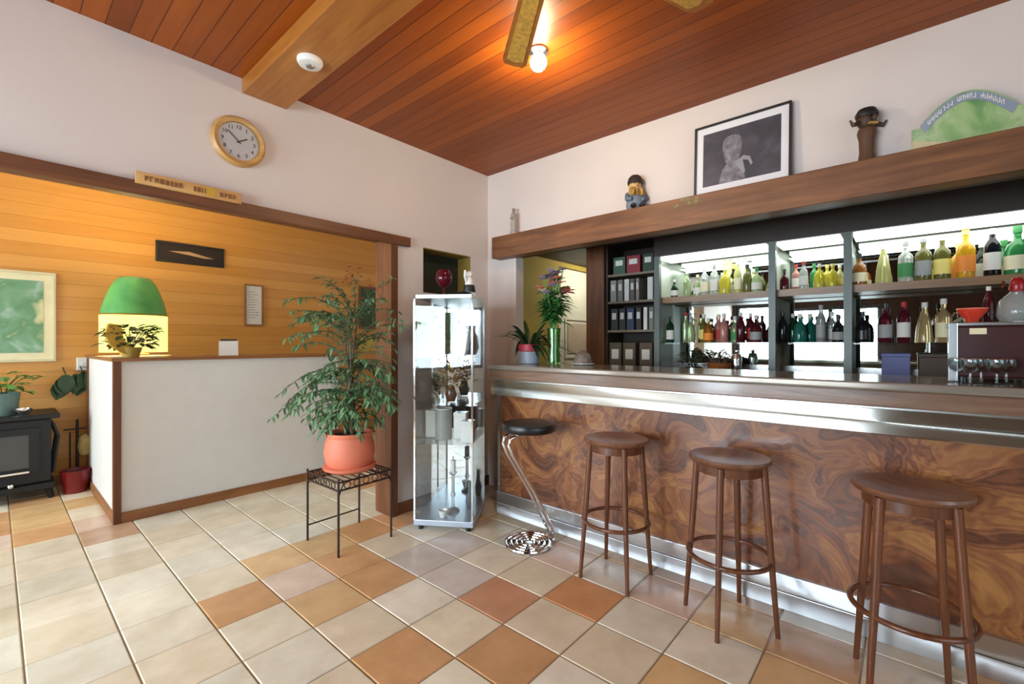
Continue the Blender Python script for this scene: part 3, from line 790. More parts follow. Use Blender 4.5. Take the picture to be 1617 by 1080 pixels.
fc = thing('potted_ficus', 'tall weeping ficus in a round terracotta pot on the iron stand', 'plant', (1.555, 2.785, 0.457))
MB().lathe([(0, 0), (0.13, 0), (0.165, 0.02), (0.17, 0.035), (0.16, 0.04)], 36).build('saucer', M['terracotta'], fc)
MB().lathe([(0, 0.02), (0.12, 0.02), (0.15, 0.06), (0.162, 0.12), (0.155, 0.18), (0.14, 0.225), (0.148, 0.235), (0.148, 0.255), (0.132, 0.255), (0.128, 0.23), (0, 0.23)], 36).build('pot', M['terracotta'], fc)
MB().lathe([(0, 0.228), (0.127, 0.228), (0.06, 0.24), (0, 0.242)], 20).build('soil', M['soil'], fc)
random.seed(21)
tr = MB(); fo = MB()
up = Vector((0, 0, 1))
cr = Vector((0.657, -0.754, 0))      # across the view, to the right
inn = Vector((0.754, 0.657, 0))
for k in range(4):
    a = 2 * PI * k / 4
    o0 = Vector((0.03 * math.cos(a), 0.03 * math.sin(a), 0.235))
    tr.tube([o0, o0 * 0.7 + Vector((0, 0, 0.25)), Vector((0.02 * math.sin(a * 2), 0.02 * math.cos(a), 0.62)), Vector((0.05 * math.cos(a + 1), 0.05 * math.sin(a + 1), 1.0))], [0.012, 0.010, 0.008, 0.004], 7)
def twig(p0, d, L, droop, n, lf=0.05, dens=1):
    pts = []; p = Vector(p0); d = Vector(d).normalized()
    for i in range(n):
        pts.append(p.copy()); p = p + d * (L / n); d = (d + Vector((0, 0, -droop / n)) + Vector((random.uniform(-.12, .12), random.uniform(-.12, .12), random.uniform(-.06, .06)))).normalized()
    tr.tube(pts, [0.004 * (1 - 0.7 * i / n) for i in range(n)], 5)
    for i in range(1, n):
        for q in range(dens):
            b = pts[i] + (pts[i] - pts[i - 1]) * random.random()
            a = random.uniform(0, 2 * PI)
            dd = (pts[i] - pts[i - 1]).normalized() * 0.6 + Vector((math.cos(a), math.sin(a), random.uniform(-0.7, 0.2))) * 0.7
            fo.leaf(b, dd, lf * random.uniform(0.75, 1.2), lf * 0.42, 0.35)
# dense middle, sparse top, long weeping twigs to the left
for k in range(78):
    z = random.uniform(0.30, 0.72); a = random.uniform(0, 2 * PI)
    sd_ = cr * math.cos(a) + inn * math.sin(a) * 0.7
    if random.random() < 0.35: sd_ = sd_ - cr * 0.6
    twig((0.02 * math.cos(a), 0.02 * math.sin(a), z), sd_ + up * random.uniform(0.1, 0.9), random.uniform(0.20, 0.36), 1.6, 9, 0.05, 2)
for k in range(34):
    z = random.uniform(0.72, 1.02); a = random.uniform(0, 2 * PI)
    sd_ = cr * (math.cos(a) * 1.1 - 0.32) + inn * math.sin(a) * 0.7
    twig((0.03 * math.cos(a), 0.03 * math.sin(a), z), sd_ * 0.8 + up * random.uniform(0.6, 1.5), random.uniform(0.26, 0.46), 1.5, 11, 0.046, 3)
for k in range(8):
    twig((0, 0, random.uniform(0.45, 0.62)), cr * -1 + inn * random.uniform(-0.35, 0.35) + up * random.uniform(0.0, 0.5), random.uniform(0.40, 0.58), 1.5, 13, 0.048, 2)
for k in range(6):
    twig((0, 0, random.uniform(0.5, 0.9)), cr + inn * random.uniform(-0.3, 0.3) + up * random.uniform(0.2, 0.7), random.uniform(0.28, 0.38), 1.3, 10, 0.048, 1)
tr.build('branches', M['bark'], fc)
fo.build('foliage', M['leaf'], fc, smooth=False)
rd = MB()
for k in range(26):
    a = random.uniform(0, 2 * PI)
    p = cr * random.uniform(-0.03, 0.12) + inn * random.uniform(-0.1, 0.1) + up * random.uniform(1.05, 1.38)
    rd.leaf(p, (math.cos(a), math.sin(a), random.uniform(-0.5, 0.5)), 0.045, 0.02, 0.3)
rd.build('dry_leaves', plain('red_brown_leaf', srgb(158, 74, 46), 0.5, var=0.3), fc, smooth=False, label='reddish dry leaves at the top')

# ------------------------------------------------------------------ corner glass showcase
CS = 0.42; CH = 1.635
cab = thing('glass_showcase', 'tall square glass display cabinet standing across the corner', 'cabinet', (2.205, 2.515, 0), R(33.5 - 90))
h_ = CS / 2
MB().box(-h_, h_, -h_, h_, 0.035, 0.075, 0.004).build('base', plain('silver_base', srgb(176, 184, 196), 0.25, 0.35), cab, smooth=False)
MB().box(-h_ + 0.01, h_ - 0.01, -h_ + 0.01, h_ - 0.01, CH - 0.03, CH, 0.003).build('top_plate', M['steel_grey'], cab, smooth=False)
for sx in (-1, 1):
    for sy in (-1, 1):
        MB().lathe([(0, 0), (0.018, 0), (0.018, 0.035), (0, 0.035)], 12, c=(sx * 0.17, sy * 0.17, 0)).build('foot', M['black'], cab)
        MB().box(sx * (h_ - 0.006) - 0.006, sx * (h_ - 0.006) + 0.006, sy * (h_ - 0.006) - 0.006, sy * (h_ - 0.006) + 0.006, 0.075, CH - 0.03).build('corner_post', M['chrome'], cab, smooth=False)
g = h_ - 0.012
for (a, b, c, d_) in ((-g, g, -h_ + 0.003, -h_ + 0.007), (-g, g, h_ - 0.007, h_ - 0.003), (-h_ + 0.003, -h_ + 0.007, -g, g), (h_ - 0.007, h_ - 0.003, -g, g)):
    if (c, d_) == (h_ - 0.007, h_ - 0.003): MB().box(a, b, c, d_, 0.075, CH - 0.03).build('mirror_back', M['cabinet_mirror'], cab, smooth=False, label='mirror back panel')
    else: MB().box(a, b, c, d_, 0.075, CH - 0.03).build('glass_panel', M['glass'], cab, smooth=False)
SH = (0.60, 0.87, 1.20)
for z in SH: MB().box(-h_ + 0.012, h_ - 0.012, -h_ + 0.012, h_ - 0.012, z - 0.006, z).build('shelf', M['glass'], cab, smooth=False)
CM = Matrix.Translation((2.205, 2.515, 0)) @ Matrix.Rotation(R(33.5 - 90), 4, 'Z')
def cabp(x, y, z): v = CM @ Vector((x, y, z)); return (v.x, v.y, v.z)

# things on the showcase top
rv = thing('red_glass_goblet', 'dark red round glass goblet on the showcase top', 'goblet', cabp(-0.06, 0.02, CH))
MB().lathe([(0, 0), (0.04, 0), (0.04, 0.006), (0.008, 0.015), (0.008, 0.07), (0.04, 0.09), (0.06, 0.13), (0.055, 0.18), (0.04, 0.20), (0.036, 0.20), (0.05, 0.175), (0.052, 0.13), (0.0, 0.08)], 24).build('bowl_and_stem', bottle_glass('ruby_glass', srgb(104, 22, 36), 0.4), rv)
wf = thing('white_figurine', 'small black and white figurine on the showcase top', 'figurine', cabp(0.13, 0.03, CH))
MB().lathe([(0, 0), (0.04, 0), (0.042, 0.02), (0.03, 0.05), (0.032, 0.10), (0.022, 0.14), (0, 0.15)], 18).build('body', M['white_gloss'], wf)
MB().ball((0, 0, 0.165), 0.026).build('head', M['white_gloss'], wf)
MB().lathe([(0.043, 0.035), (0.046, 0.05), (0.04, 0.085), (0.030, 0.09)], 18, close=False).build('apron', M['dark'], wf, label='black apron')
MB().tube([(-0.03, 0, 0.11), (-0.055, -0.01, 0.15), (-0.05, -0.01, 0.19)], 0.009, 8).build('arm', M['white_gloss'], wf)
bw = thing('dark_tray', 'flat dark dish at the right edge of the showcase top', 'dish', cabp(0.11, -0.14, CH))
MB().lathe([(0, 0), (0.05, 0), (0.075, 0.012), (0.07, 0.014), (0.045, 0.004), (0, 0.004)], 24).build('plate', M['dark'], bw)

# things on its shelves
dfm = thing('dried_flowers', 'dried brown flower arrangement in a dark vase inside the showcase', 'flowers', cabp(0.0, 0.0, SH[1]))
MB().lathe([(0, 0), (0.03, 0), (0.045, 0.05), (0.03, 0.10), (0.024, 0.12), (0.02, 0.12), (0, 0.1)], 18).build('vase', plain('dark_brown_glaze', srgb(86, 48, 22), 0.2), dfm)
random.seed(5); f = MB(); yl = MB()
for k in range(130):
    a = random.uniform(0, 2 * PI); r = 0.14 * math.sqrt(random.random()); z = random.uniform(0.10, 0.28)
    (f if k % 5 else yl).leaf((r * 0.6 * math.cos(a), r * 0.6 * math.sin(a), z), (math.cos(a), math.sin(a), random.uniform(0, 1)), 0.06, 0.022, 0.2)
f.build('dried_heads', plain('dry_brown', srgb(150, 112, 72), 0.8, var=0.4, scale=30), dfm, smooth=False)
yl.build('yellow_heads', plain('dry_yellow', srgb(190, 150, 40), 0.8), dfm, smooth=False)
gp_ = thing('grey_vase', 'plain grey cylinder vase inside the showcase', 'vase', cabp(-0.05, -0.02, SH[0]))
MB().lathe([(0, 0), (0.06, 0), (0.062, 0.22), (0.056, 0.22), (0.054, 0.01), (0, 0.01)], 24).build('body', plain('grey_ceramic', srgb(150, 150, 144), 0.4), gp_)
MB().tube(circ(0.059, 24, 0.22), 0.004, 6, True).build('lip', M['white_gloss'], gp_)
for k, (x, y, s_, lab) in enumerate(((-0.15, 0.05, 0.20, 'white gift box at the left inside the showcase'), (0.07, 0.02, 0.19, 'white gift box right of the grey vase inside the showcase'), (0.15, -0.09, 0.15, 'smallest white gift box at the right inside the showcase'))):
    bx_ = thing('gift_box', lab, 'box', cabp(x, y, SH[0]), R(-56), 'gift boxes in the showcase')
    MB().box(-0.045, 0.045, -0.045, 0.045, 0, s_ - 0.03, 0.003).build('box', M['white'], bx_, smooth=False)
    MB().box(-0.047, 0.047, -0.047, 0.047, s_ - 0.03, s_, 0.003).build('lid', M['white_gloss'], bx_, smooth=False)
random.seed(8)
jg = thing('white_jug', 'white jug on the upper showcase shelf', 'jug', cabp(0.06, 0.02, SH[2]))
MB().lathe([(0, 0), (0.045, 0), (0.07, 0.06), (0.06, 0.14), (0.04, 0.2), (0.05, 0.24), (0.045, 0.24), (0.035, 0.2), (0, 0.05)], 24).build('body', M['white_gloss'], jg)
MB().tube([(0.045, 0, 0.21), (0.095, 0, 0.19), (0.10, 0, 0.12), (0.065, 0, 0.07)], 0.008, 8).build('handle', M['white_gloss'], jg)
iv = thing('leaf_reflection', 'dark leaves built for leaf reflections above the upper showcase shelf', 'reflection', cabp(-0.05, -0.08, SH[2]))  # dark leaves modelled in place of leaf reflections in the cabinet
f = MB(); stp = []
for k in range(26):
    t_ = k / 25; p = Vector((-0.08 + 0.22 * t_, -0.02 + 0.03 * math.sin(6 * t_), 0.30 * (1 - t_) ** 1.2 + 0.02)); stp.append(p)
    a = random.uniform(0, 2 * PI); f.leaf(p, (math.cos(a), math.sin(a), random.uniform(-0.6, 0.6)), 0.045, 0.028, 0.2)
MB().tube(stp, 0.003, 6).build('stem', M['dark'], iv); f.build('leaves', plain('blackish_leaf', srgb(54, 60, 52), 0.4), iv, smooth=False)
gc_ = thing('green_reflection', 'pale green reflection built as a flat panel at the left inside the showcase', 'card', cabp(-0.15, -0.11, SH[2]), R(33.5 - 90 + 35))  # green and cream panel modelled in place of a reflection in the side glass
MB().box(-0.065, 0.065, -0.003, 0.003, 0.06, 0.36).build('reflection_front', plain('pale_green_reflection', srgb(176, 222, 170), 0.6, var=0.08), gc_, smooth=False)
MB().box(-0.065, 0.065, -0.004, 0.004, 0.0, 0.06).build('cream_strip', plain('cream_reflection', srgb(228, 230, 210), 0.6), gc_, smooth=False)
cs = thing('glass_candlestick', 'tall clear candlestick at the bottom of the showcase', 'candlestick', cabp(0.02, -0.02, 0.075))
MB().lathe([(0, 0), (0.05, 0), (0.045, 0.012), (0.012, 0.03), (0.012, 0.10), (0.02, 0.12), (0.012, 0.14), (0.012, 0.26), (0.03, 0.28), (0.025, 0.29), (0, 0.29)], 20).build('stem', bottle_glass('clear_crystal', (0.9, 0.93, 0.95, 1), 0.6), cs)
MB().lathe([(0, 0.29), (0.02, 0.29), (0.02, 0.37), (0.006, 0.375), (0, 0.375)], 14).build('candle', M['white'], cs)
MB().tube([(0, 0, 0.375), (0.002, 0, 0.40)], 0.003, 6).build('wick', M['dark'], cs)
dv = thing('grey_bottle_vase', 'slim dark grey vase at the bottom of the showcase', 'vase', cabp(0.13, 0.05, 0.075))
MB().lathe([(0, 0), (0.022, 0), (0.03, 0.06), (0.016, 0.12), (0.012, 0.19), (0.016, 0.2), (0, 0.2)], 18).build('body', plain('slate_glaze', srgb(84, 92, 98), 0.25), dv)
MB().tube(circ(0.016, 16, 0.2), 0.003, 6, True).build('lip', plain('slate_lip', srgb(110, 116, 120), 0.3), dv)
cb = thing('white_cup', 'small white cup near the front of the showcase bottom', 'cup', cabp(-0.02, -0.14, 0.075))
MB().lathe([(0, 0), (0.02, 0), (0.035, 0.05), (0.032, 0.05), (0.018, 0.006), (0, 0.006)], 20).build('bowl', M['white_gloss'], cb)
MB().tube([(0.03, 0, 0.04), (0.05, 0, 0.035), (0.047, 0, 0.015), (0.026, 0, 0.012)], 0.004, 6).build('handle', M['white_gloss'], cb)

# ------------------------------------------------------------------ the bar
BY0, BY1 = -2.2, 2.36
br = thing('bar_counter', 'long bar counter faced with burl veneer and steel bands', 'bar', (2.55, BY1, 0))
L = BY1 - BY0
MB().box(0.02, 0.42, -L, -0.01, 0.0, 1.02).build('carcass', M['frame_brown'], br, smooth=False)
MB().box(0.0, 0.02, -L, -0.02, 0.165, 0.93).build('front_panel', M['burl'], br, smooth=False, label='swirling burl veneer front')
k = MB(); k.box(-0.02, 0.02, -L, 0.0, 0.0, 0.082, 0.002); k.box(-0.02, 0.02, -L, 0.0, 0.086, 0.168, 0.002)
k.build('kick_plate', M['steel_kick'], br, smooth=False, label='polished steel kick plate')
MB().box(-0.004, 0.43, -0.02, 0.004, 0.168, 0.93).build('end_panel', M['steel_grey'], br, smooth=False)
MB().box(-0.085, 0.02, -L, 0.0, 0.91, 1.022, 0.004).build('steel_band', M['steel_band'], br, smooth=False, label='brushed steel band')
MB().box(-0.11, 0.46, -L, 0.005, 1.03, 1.10, 0.006).build('edge_board', M['bar_edge'], br, smooth=False, label='worn wooden edge')
MB().box(-0.098, 0.45, -L, 0.0, 1.022, 1.03).build('thin_strip', M['steel'], br, smooth=False)  # thin steel strip between the band and the edge board
MB().box(-0.12, 0.47, -L, 0.012, 1.10, 1.135, 0.008).build('worktop', M['counter_top'], br, smooth=False, label='shiny grey worktop')
CT = 1.135

# back bar cabinets, shelving frames, mirrors, light boxes
FXB, BXB = 3.70, 4.08
YS = (1.62, 0.755, 0.313, -0.62)
bb = thing('back_counter', 'low steel work counter along the back of the bar', 'counter', (3.66, 1.62, 0))
MB().box(0.02, 0.44, -3.6, 0.0, 0.0, 1.0).build('cabinet', M['soffit'], bb, smooth=False)
MB().box(0.0, 0.455, -3.6, 0.0, 1.0, 1.04, 0.004).build('work_surface', M['steel'], bb, smooth=False)
BC = 1.04
M['post_grey'] = plain('dark_grey_post', srgb(92, 96, 92), 0.45, 0.4)
panel_m = plain('pale_green_steel', srgb(196, 204, 192), 0.3, 0.3)
lb_m = glow('fluorescent_diffuser', (0.93, 1.0, 0.93, 1), 1.5)
bay_lab = ('left wide', 'narrow middle', 'right wide')
for i in range(3):
    y1, y0 = YS[i], YS[i + 1]
    sb = thing('bottle_shelving', bay_lab[i] + ' bay of the lit steel bottle shelving', 'shelving', (FXB, y1, BC))
    wd = y1 - y0; top = 2.03 - BC
    fr = MB(); fr.box(0.0, 0.045, -0.045, 0.0, 0, top); 
    if i == 2: fr.box(0.0, 0.045, -wd, -wd + 0.045, 0, top)
    fr.build('post', M['post_grey'], sb, smooth=False)
    MB().box(0.045, 0.38, -0.02, 0.0, 0, top).build('side_panel', panel_m, sb, smooth=False)
    MB().box(0.37, 0.38, -wd, -0.02, 0.08, top).build('mirror', M['mirror'], sb, smooth=False, label='mirror back')
    MB().box(0.36, 0.375, -wd, -0.02, 0, 0.08).build('back_rail', M['steel'], sb, smooth=False)
    MB().box(0.0, 0.37, -wd, 0.0, top, top + 0.17).build('fascia', M['soffit'], sb, smooth=False)
    MB().box(0.02, 0.25, -wd + 0.02, -0.05, top - 0.03, top - 0.002).build('light_box', lb_m, sb, smooth=False, label='lit white fluorescent diffuser')
    MB().box(0.06, 0.33, -wd + 0.005, -0.022, 1.685 - BC - 0.05, 1.685 - BC).build('shelf', wood('shelf_wood', srgb(120, 84, 50), srgb(160, 120, 80), 1, 0.35), sb, smooth=False, label='brown wooden shelf')
    MB().box(0.04, 0.33, -wd + 0.005, -0.022, 1.30 - BC - 0.012, 1.30 - BC).build('shelf', M['glass'], sb, smooth=False, label='glass shelf')
    area('shelf_tube_%d' % i, (FXB + 0.16, (y0 + y1) / 2, 2.03 - 0.06), (0, 0, 0), 0.26, wd - 0.1, 3.0 * wd / 0.9, (0.92, 1.0, 0.93))

# big front beam
bmn = thing('mantel_beam', 'massive dark timber beam over the bar opening', 'beam', (2.87, 2.74, 2.035))
MB().box(0, 0.12, -5.3, 0.0, 0, 0.185, 0.006).build('timber', M['beam'], bmn, smooth=False)
m_ = MB(); random.seed(2)
for k in range(10): m_.ball((-0.001, -1.68 + random.uniform(-0.09, 0.05), 0.185 - random.uniform(0.0, 0.05)), random.uniform(0.008, 0.02), 0.25, 1.3, 0.8, 8, 6)
m_.build('lichen_patch', plain('pale_lichen', srgb(140, 122, 84), 0.9, var=0.3, scale=40), bmn, label='pale lichen patch')
struct('ceiling_bar_front', MB().box(2.99, 3.09, YR, 2.56, 2.05, 2.12), M['soffit'])

# ------------------------------------------------------------------ things on the beam
BT = 2.22
sm = thing('small_statuette', 'slim grey statuette at the left end of the beam', 'statuette', (2.93, 2.535, BT))
MB().lathe([(0, 0), (0.03, 0), (0.03, 0.03), (0.022, 0.035), (0.026, 0.09), (0.022, 0.14), (0.026, 0.175), (0.012, 0.195), (0, 0.2)], 16).build('robe', plain('grey_stone', srgb(168, 160, 150), 0.7, var=0.1), sm)
MB().ball((0, 0, 0.215), 0.016).build('head', plain('grey_stone_head', srgb(140, 128, 118), 0.7), sm)
MB().tube([(-0.015, -0.02, 0.165), (-0.028, -0.005, 0.13), (-0.03, 0.01, 0.145)], 0.007, 6).build('hands', plain('grey_stone_hand', srgb(150, 140, 130), 0.7), sm)

gn = thing('gnome_figure', 'bearded gnome doll with a dark cap sitting on the beam', 'figurine', (2.93, 1.42, BT), R(221 - 180))
# built facing local -X
MB().lathe([(0, 0), (0.052, 0), (0.062, 0.03), (0.056, 0.08), (0.042, 0.115), (0.02, 0.13), (0, 0.132)], 20).build('coat', plain('blue_grey_cloth', srgb(120, 128, 140), 0.9, var=0.15, scale=30), gn)
MB().ball((0, 0, 0.165), 0.046, 1, 0.95, 1.05).build('head', plain('doll_skin', srgb(206, 170, 110), 0.7), gn)
MB().ball((-0.048, 0, 0.162), 0.011).build('nose', plain('doll_nose', srgb(200, 140, 100), 0.6), gn)
f = MB()
for k in range(26): f.leaf((-0.03 + random.uniform(-0.015, 0.01), random.uniform(-0.04, 0.04), 0.15), (-0.5, random.uniform(-0.4, 0.4), -1), 0.07, 0.02, 0.1)
f.build('beard', plain('straw_beard', srgb(186, 150, 80), 0.9, var=0.3, scale=30), gn, smooth=False)
MB().lathe([(0.05, 0.178), (0.052, 0.195), (0.045, 0.22), (0.028, 0.238), (0, 0.246)], 20).build('cap', plain('dark_cap', srgb(48, 36, 30), 0.8), gn)
for sy in (-1, 1):
    MB().tube([(0, sy * 0.05, 0.105), (-0.03, sy * 0.062, 0.07), (-0.058, sy * 0.035, 0.06)], [0.02, 0.018, 0.013], 10).build('arm', plain('blue_sleeve', srgb(104, 112, 126), 0.9), gn)
    MB().ball((-0.06, sy * 0.03, 0.016), 0.018, 1.5, 1, 0.9).build('boot', M['dark'], gn)
MB().ball((-0.03, -0.016, 0.175), 0.006).build('eye', M['dark'], gn) if False else None
for sy in (-1, 1): MB().ball((-0.043, sy * 0.016, 0.178), 0.006).build('eye', M['dark'], gn)

pf = thing('black_frame_photo', 'framed black and white photograph leaning on the beam', 'picture', (2.945, 0.753, BT + 0.002))
W2, HH = 0.267, 0.445
tl_ = Matrix.Rotation(R(3), 4, 'Y')
def pfb(x0, x1, y0, y1, z0, z1): return MB().box(x0, x1, y0, y1, z0, z1)
f = MB(); f.box(-0.015, 0.012, -W2, -W2 + 0.012, 0, HH); f.box(-0.015, 0.012, W2 - 0.012, W2, 0, HH); f.box(-0.015, 0.012, -W2 + 0.012, W2 - 0.012, 0, 0.012); f.box(-0.015, 0.012, -W2 + 0.012, W2 - 0.012, HH - 0.012, HH)
f.xf(tl_).build('frame', M['dark'], pf, smooth=False)
pfb(-0.004, 0.008, -W2 + 0.012, W2 - 0.012, 0.012, HH - 0.012).xf(tl_).build('mount', plain('white_mount', srgb(228, 224, 226), 0.6, var=0.02), pf, smooth=False, label='white mount')
ph = pfb(-0.006, -0.004, -W2 + 0.052, W2 - 0.052, 0.055, HH - 0.055).xf(tl_).build('photograph', blot('dark_grey_photo', [srgb(52, 50, 56), srgb(66, 62, 70), srgb(84, 78, 88)], 8), pf, smooth=False)
# pale blurred figure inside the photograph (local +Y is left in the photo)
fg = MB()
fg.prism([(0.045 + 0.055 * math.cos(a), 0.262 + 0.10 * math.sin(a) + 0.02 * math.cos(2 * a)) for a in [2 * PI * k / 20 for k in range(20)]], 0, -0.0068, -0.006)
fg.prism([(0.12, 0.056), (0.10, 0.14), (0.06, 0.19), (0.02, 0.18), (-0.02, 0.12), (-0.03, 0.056)], 0, -0.0066, -0.006)
fg.xf(tl_).build('pale_figure', blot('pale_grey_print', [srgb(84, 80, 88), srgb(120, 114, 122), srgb(150, 144, 150)], 22), ph, smooth=False)
fg = MB(); fg.prism([(0.03, 0.17), (-0.02, 0.20), (-0.055, 0.185), (-0.07, 0.14), (-0.06, 0.13), (-0.045, 0.165), (-0.015, 0.175), (-0.03, 0.10), (-0.02, 0.09), (0.02, 0.15)], 0, -0.0075, -0.0068)
fg.xf(tl_).build('pale_hand', plain('light_grey_print', srgb(150, 146, 154), 0.7), ph, smooth=False)

wc = thing('wood_carving', 'dark carved wooden head with horns on the beam', 'carving', (2.93, 0.152, BT), R(40))
MB().lathe([(0, 0), (0.036, 0), (0.035, 0.02), (0.031, 0.05), (0.033, 0.11), (0.041, 0.15), (0.036, 0.17), (0, 0.17)], 14).build('trunk', wood('dark_carved_wood', srgb(66, 42, 26), srgb(104, 70, 44), 2, 0.6), wc)
cd = plain('carved_dark', srgb(72, 48, 32), 0.6, var=0.25, scale=30)
MB().ball((0, 0, 0.215), 0.046, 0.9, 0.9, 1.1).build('head', cd, wc)
MB().lathe([(0.046, 0.228), (0.05, 0.245), (0.038, 0.268), (0, 0.278)], 14).build('hair', M['dark'], wc)
for sy in (-1, 1):
    MB().tube([(0, sy * 0.045, 0.20), (-0.01, sy * 0.075, 0.185), (-0.01, sy * 0.092, 0.21)], [0.014, 0.010, 0.004], 8).build('horn', cd, wc)
    MB().ball((-0.043, sy * 0.018, 0.225), 0.009).build('eye', M['dark'], wc)
MB().ball((-0.05, 0, 0.208), 0.012, 1, 0.8, 1.5).build('nose', cd, wc)
MB().box(-0.05, -0.035, -0.02, 0.02, 0.178, 0.187).build('mouth', M['lightwood'], wc, smooth=False)

ar = thing('arched_sign', 'green arched painted sign with a blue band at the right of the beam', 'sign', (2.955, -0.21, BT))
# outline in local (y,z); +Y is left in the photo
W3 = 0.19
arc = [(W3 - 0.03 - (2 * W3 - 0.06) * t_, 0.135 + 0.105 * math.sin(PI * t_)) for t_ in [k / 24 for k in range(25)]]
out = [(W3, 0.0), (W3, 0.115)] + [(W3 - 0.03, 0.12)] + arc[1:-1] + [(-W3 + 0.03, 0.12), (-W3, 0.115), (-W3, 0.0)]
MB().prism(out, 0, -0.008, 0.008).build('board', blot('green_meadow_paint', [srgb(96, 142, 84), srgb(140, 176, 112), srgb(178, 196, 146), srgb(120, 156, 120)], 7), ar, smooth=False)
bd = MB()
inner = [(y * 0.9, z - 0.045 + 0.0) for y, z in arc]
for i in range(len(arc) - 1):
    bd.prism([(arc[i][0], arc[i][1] - 0.008), (arc[i + 1][0], arc[i + 1][1] - 0.008), inner[i + 1], inner[i]], 0, -0.0105, -0.008)
bd.build('name_band', plain('slate_blue_paint', srgb(142, 152, 168), 0.5), ar, smooth=False, label='blue-grey lettering band')
random.seed(31); lt = MB()
for i in range(2, 22):
    if i in (9, 15): continue
    y = (arc[i][0] + inner[i][0]) / 2; z = (arc[i][1] - 0.008 + inner[i][1]) / 2
    lt.box(-0.0125, -0.0105, y - 0.0045, y - 0.0015, z - 0.011, z + 0.011)
    zz = random.choice((-0.008, 0.0, 0.007)); lt.box(-0.0125, -0.0105, y - 0.0015, y + 0.004, z + zz - 0.0015, z + zz + 0.0025)
    if random.random() < 0.6: lt.box(-0.0125, -0.0105, y + 0.003, y + 0.0055, z - 0.01, z + 0.009)
lt.build('lettering', M['white'], ar, smooth=False, label='small pale letters')
MB().prism([(W3 - 0.005, 0.0), (W3 - 0.005, 0.06), (0.1, 0.035), (0.02, 0.015), (-0.05, 0.02), (-W3 + 0.005, 0.01), (-W3 + 0.005, 0.0)], 0, -0.010, -0.008).build('cream_foreground', plain('cream_sand_paint', srgb(206, 192, 150), 0.6, var=0.1), ar, smooth=False)

# ------------------------------------------------------------------ bottles
G = {k: bottle_glass('bottle_' + k, c, t_) for k, c, t_ in (
    ('clear', (0.86, 0.9, 0.86, 1), 0.7), ('pale_green', srgb(196, 214, 160), 0.6), ('green', srgb(70, 160, 90), 0.5), ('dark_green', srgb(30, 60, 36), 0.35),
    ('teal', srgb(40, 120, 104), 0.45), ('olive', srgb(120, 116, 60), 0.45), ('yellow', srgb(230, 214, 70), 0.45), ('pale_yellow', srgb(230, 226, 150), 0.55),
    ('orange', srgb(236, 176, 40), 0.4), ('amber', srgb(176, 106, 44), 0.5), ('maroon', srgb(84, 24, 34), 0.3), ('pink', srgb(220, 150, 140), 0.5),
    ('black', srgb(24, 24, 28), 0.1), ('whisky', srgb(196, 168, 120), 0.55), ('grey', srgb(170, 174, 172), 0.5), ('red', srgb(190, 50, 40), 0.4))}
LM = {'white': M['paper'], 'black': M['black'], 'yellow': plain('yellow_label', srgb(226, 206, 110), 0.6), 'cream': plain('cream_label', srgb(224, 214, 176), 0.6),
      'green': plain('green_label', srgb(60, 130, 70), 0.6), 'red': plain('red_label', srgb(170, 44, 40), 0.6), 'grey': plain('grey_label', srgb(150, 150, 148), 0.6), 'orange': plain('orange_label', srgb(224, 130, 40), 0.6)}
PROF = {  # (radius, z) for unit scale of a 0.28 m bottle
    'wine': [(0, 0), (0.034, 0), (0.036, 0.005), (0.036, 0.165), (0.030, 0.19), (0.016, 0.215), (0.013, 0.225), (0.013, 0.268), (0.015, 0.27)],
    'spirit': [(0, 0), (0.037, 0), (0.039, 0.006), (0.039, 0.15), (0.034, 0.175), (0.018, 0.195), (0.013, 0.205), (0.013, 0.262), (0.0145, 0.265)],
    'tall': [(0, 0), (0.031, 0), (0.033, 0.006), (0.033, 0.17), (0.028, 0.195), (0.014, 0.235), (0.012, 0.285), (0.014, 0.288)],
    'squat': [(0, 0), (0.044, 0), (0.046, 0.008), (0.045, 0.11), (0.034, 0.145), (0.016, 0.165), (0.013, 0.175), (0.013, 0.225), (0.015, 0.228)],
    'sloped': [(0, 0), (0.042, 0), (0.043, 0.01), (0.038, 0.09), (0.026, 0.16), (0.014, 0.205), (0.012, 0.25), (0.014, 0.252)]}
PROTO = {}
def bottle(kind, glass, lab, cap, x, y, z, label, group, sc=1.0):
    key = (kind, glass, lab, cap)
    if key in PROTO:
        o = dup(PROTO[key], (x, y, z), random.uniform(-0.5, 0.5) + R(220), label, group)
    else:
        o = thing('bottle', label, 'bottle', (x, y, z), R(220), group)
        pr = PROF[kind]; top = pr[-1][1]; rb = max(r_ for r_, z_ in pr) + 0.0006
        MB().lathe(pr, 16).build('glass_body', G[glass], o)
        MB().lathe([(0.0155, top - 0.03), (0.016, top - 0.028), (0.016, top + 0.004), (0, top + 0.004)], 12, close=False).build('cap', LM[cap] if cap in LM else M[cap], o)
        if lab:
            z0, z1 = pr[3][1] * 0.22, pr[3][1] * 0.82
            if kind == 'sloped': z0, z1 = 0.02, 0.07
            MB().lathe([(rb, z0), (rb, z1)], 16, close=False).build('paper_label', LM[lab], o)
        PROTO[key] = o
    o.scale = (sc, sc, sc)
    return o

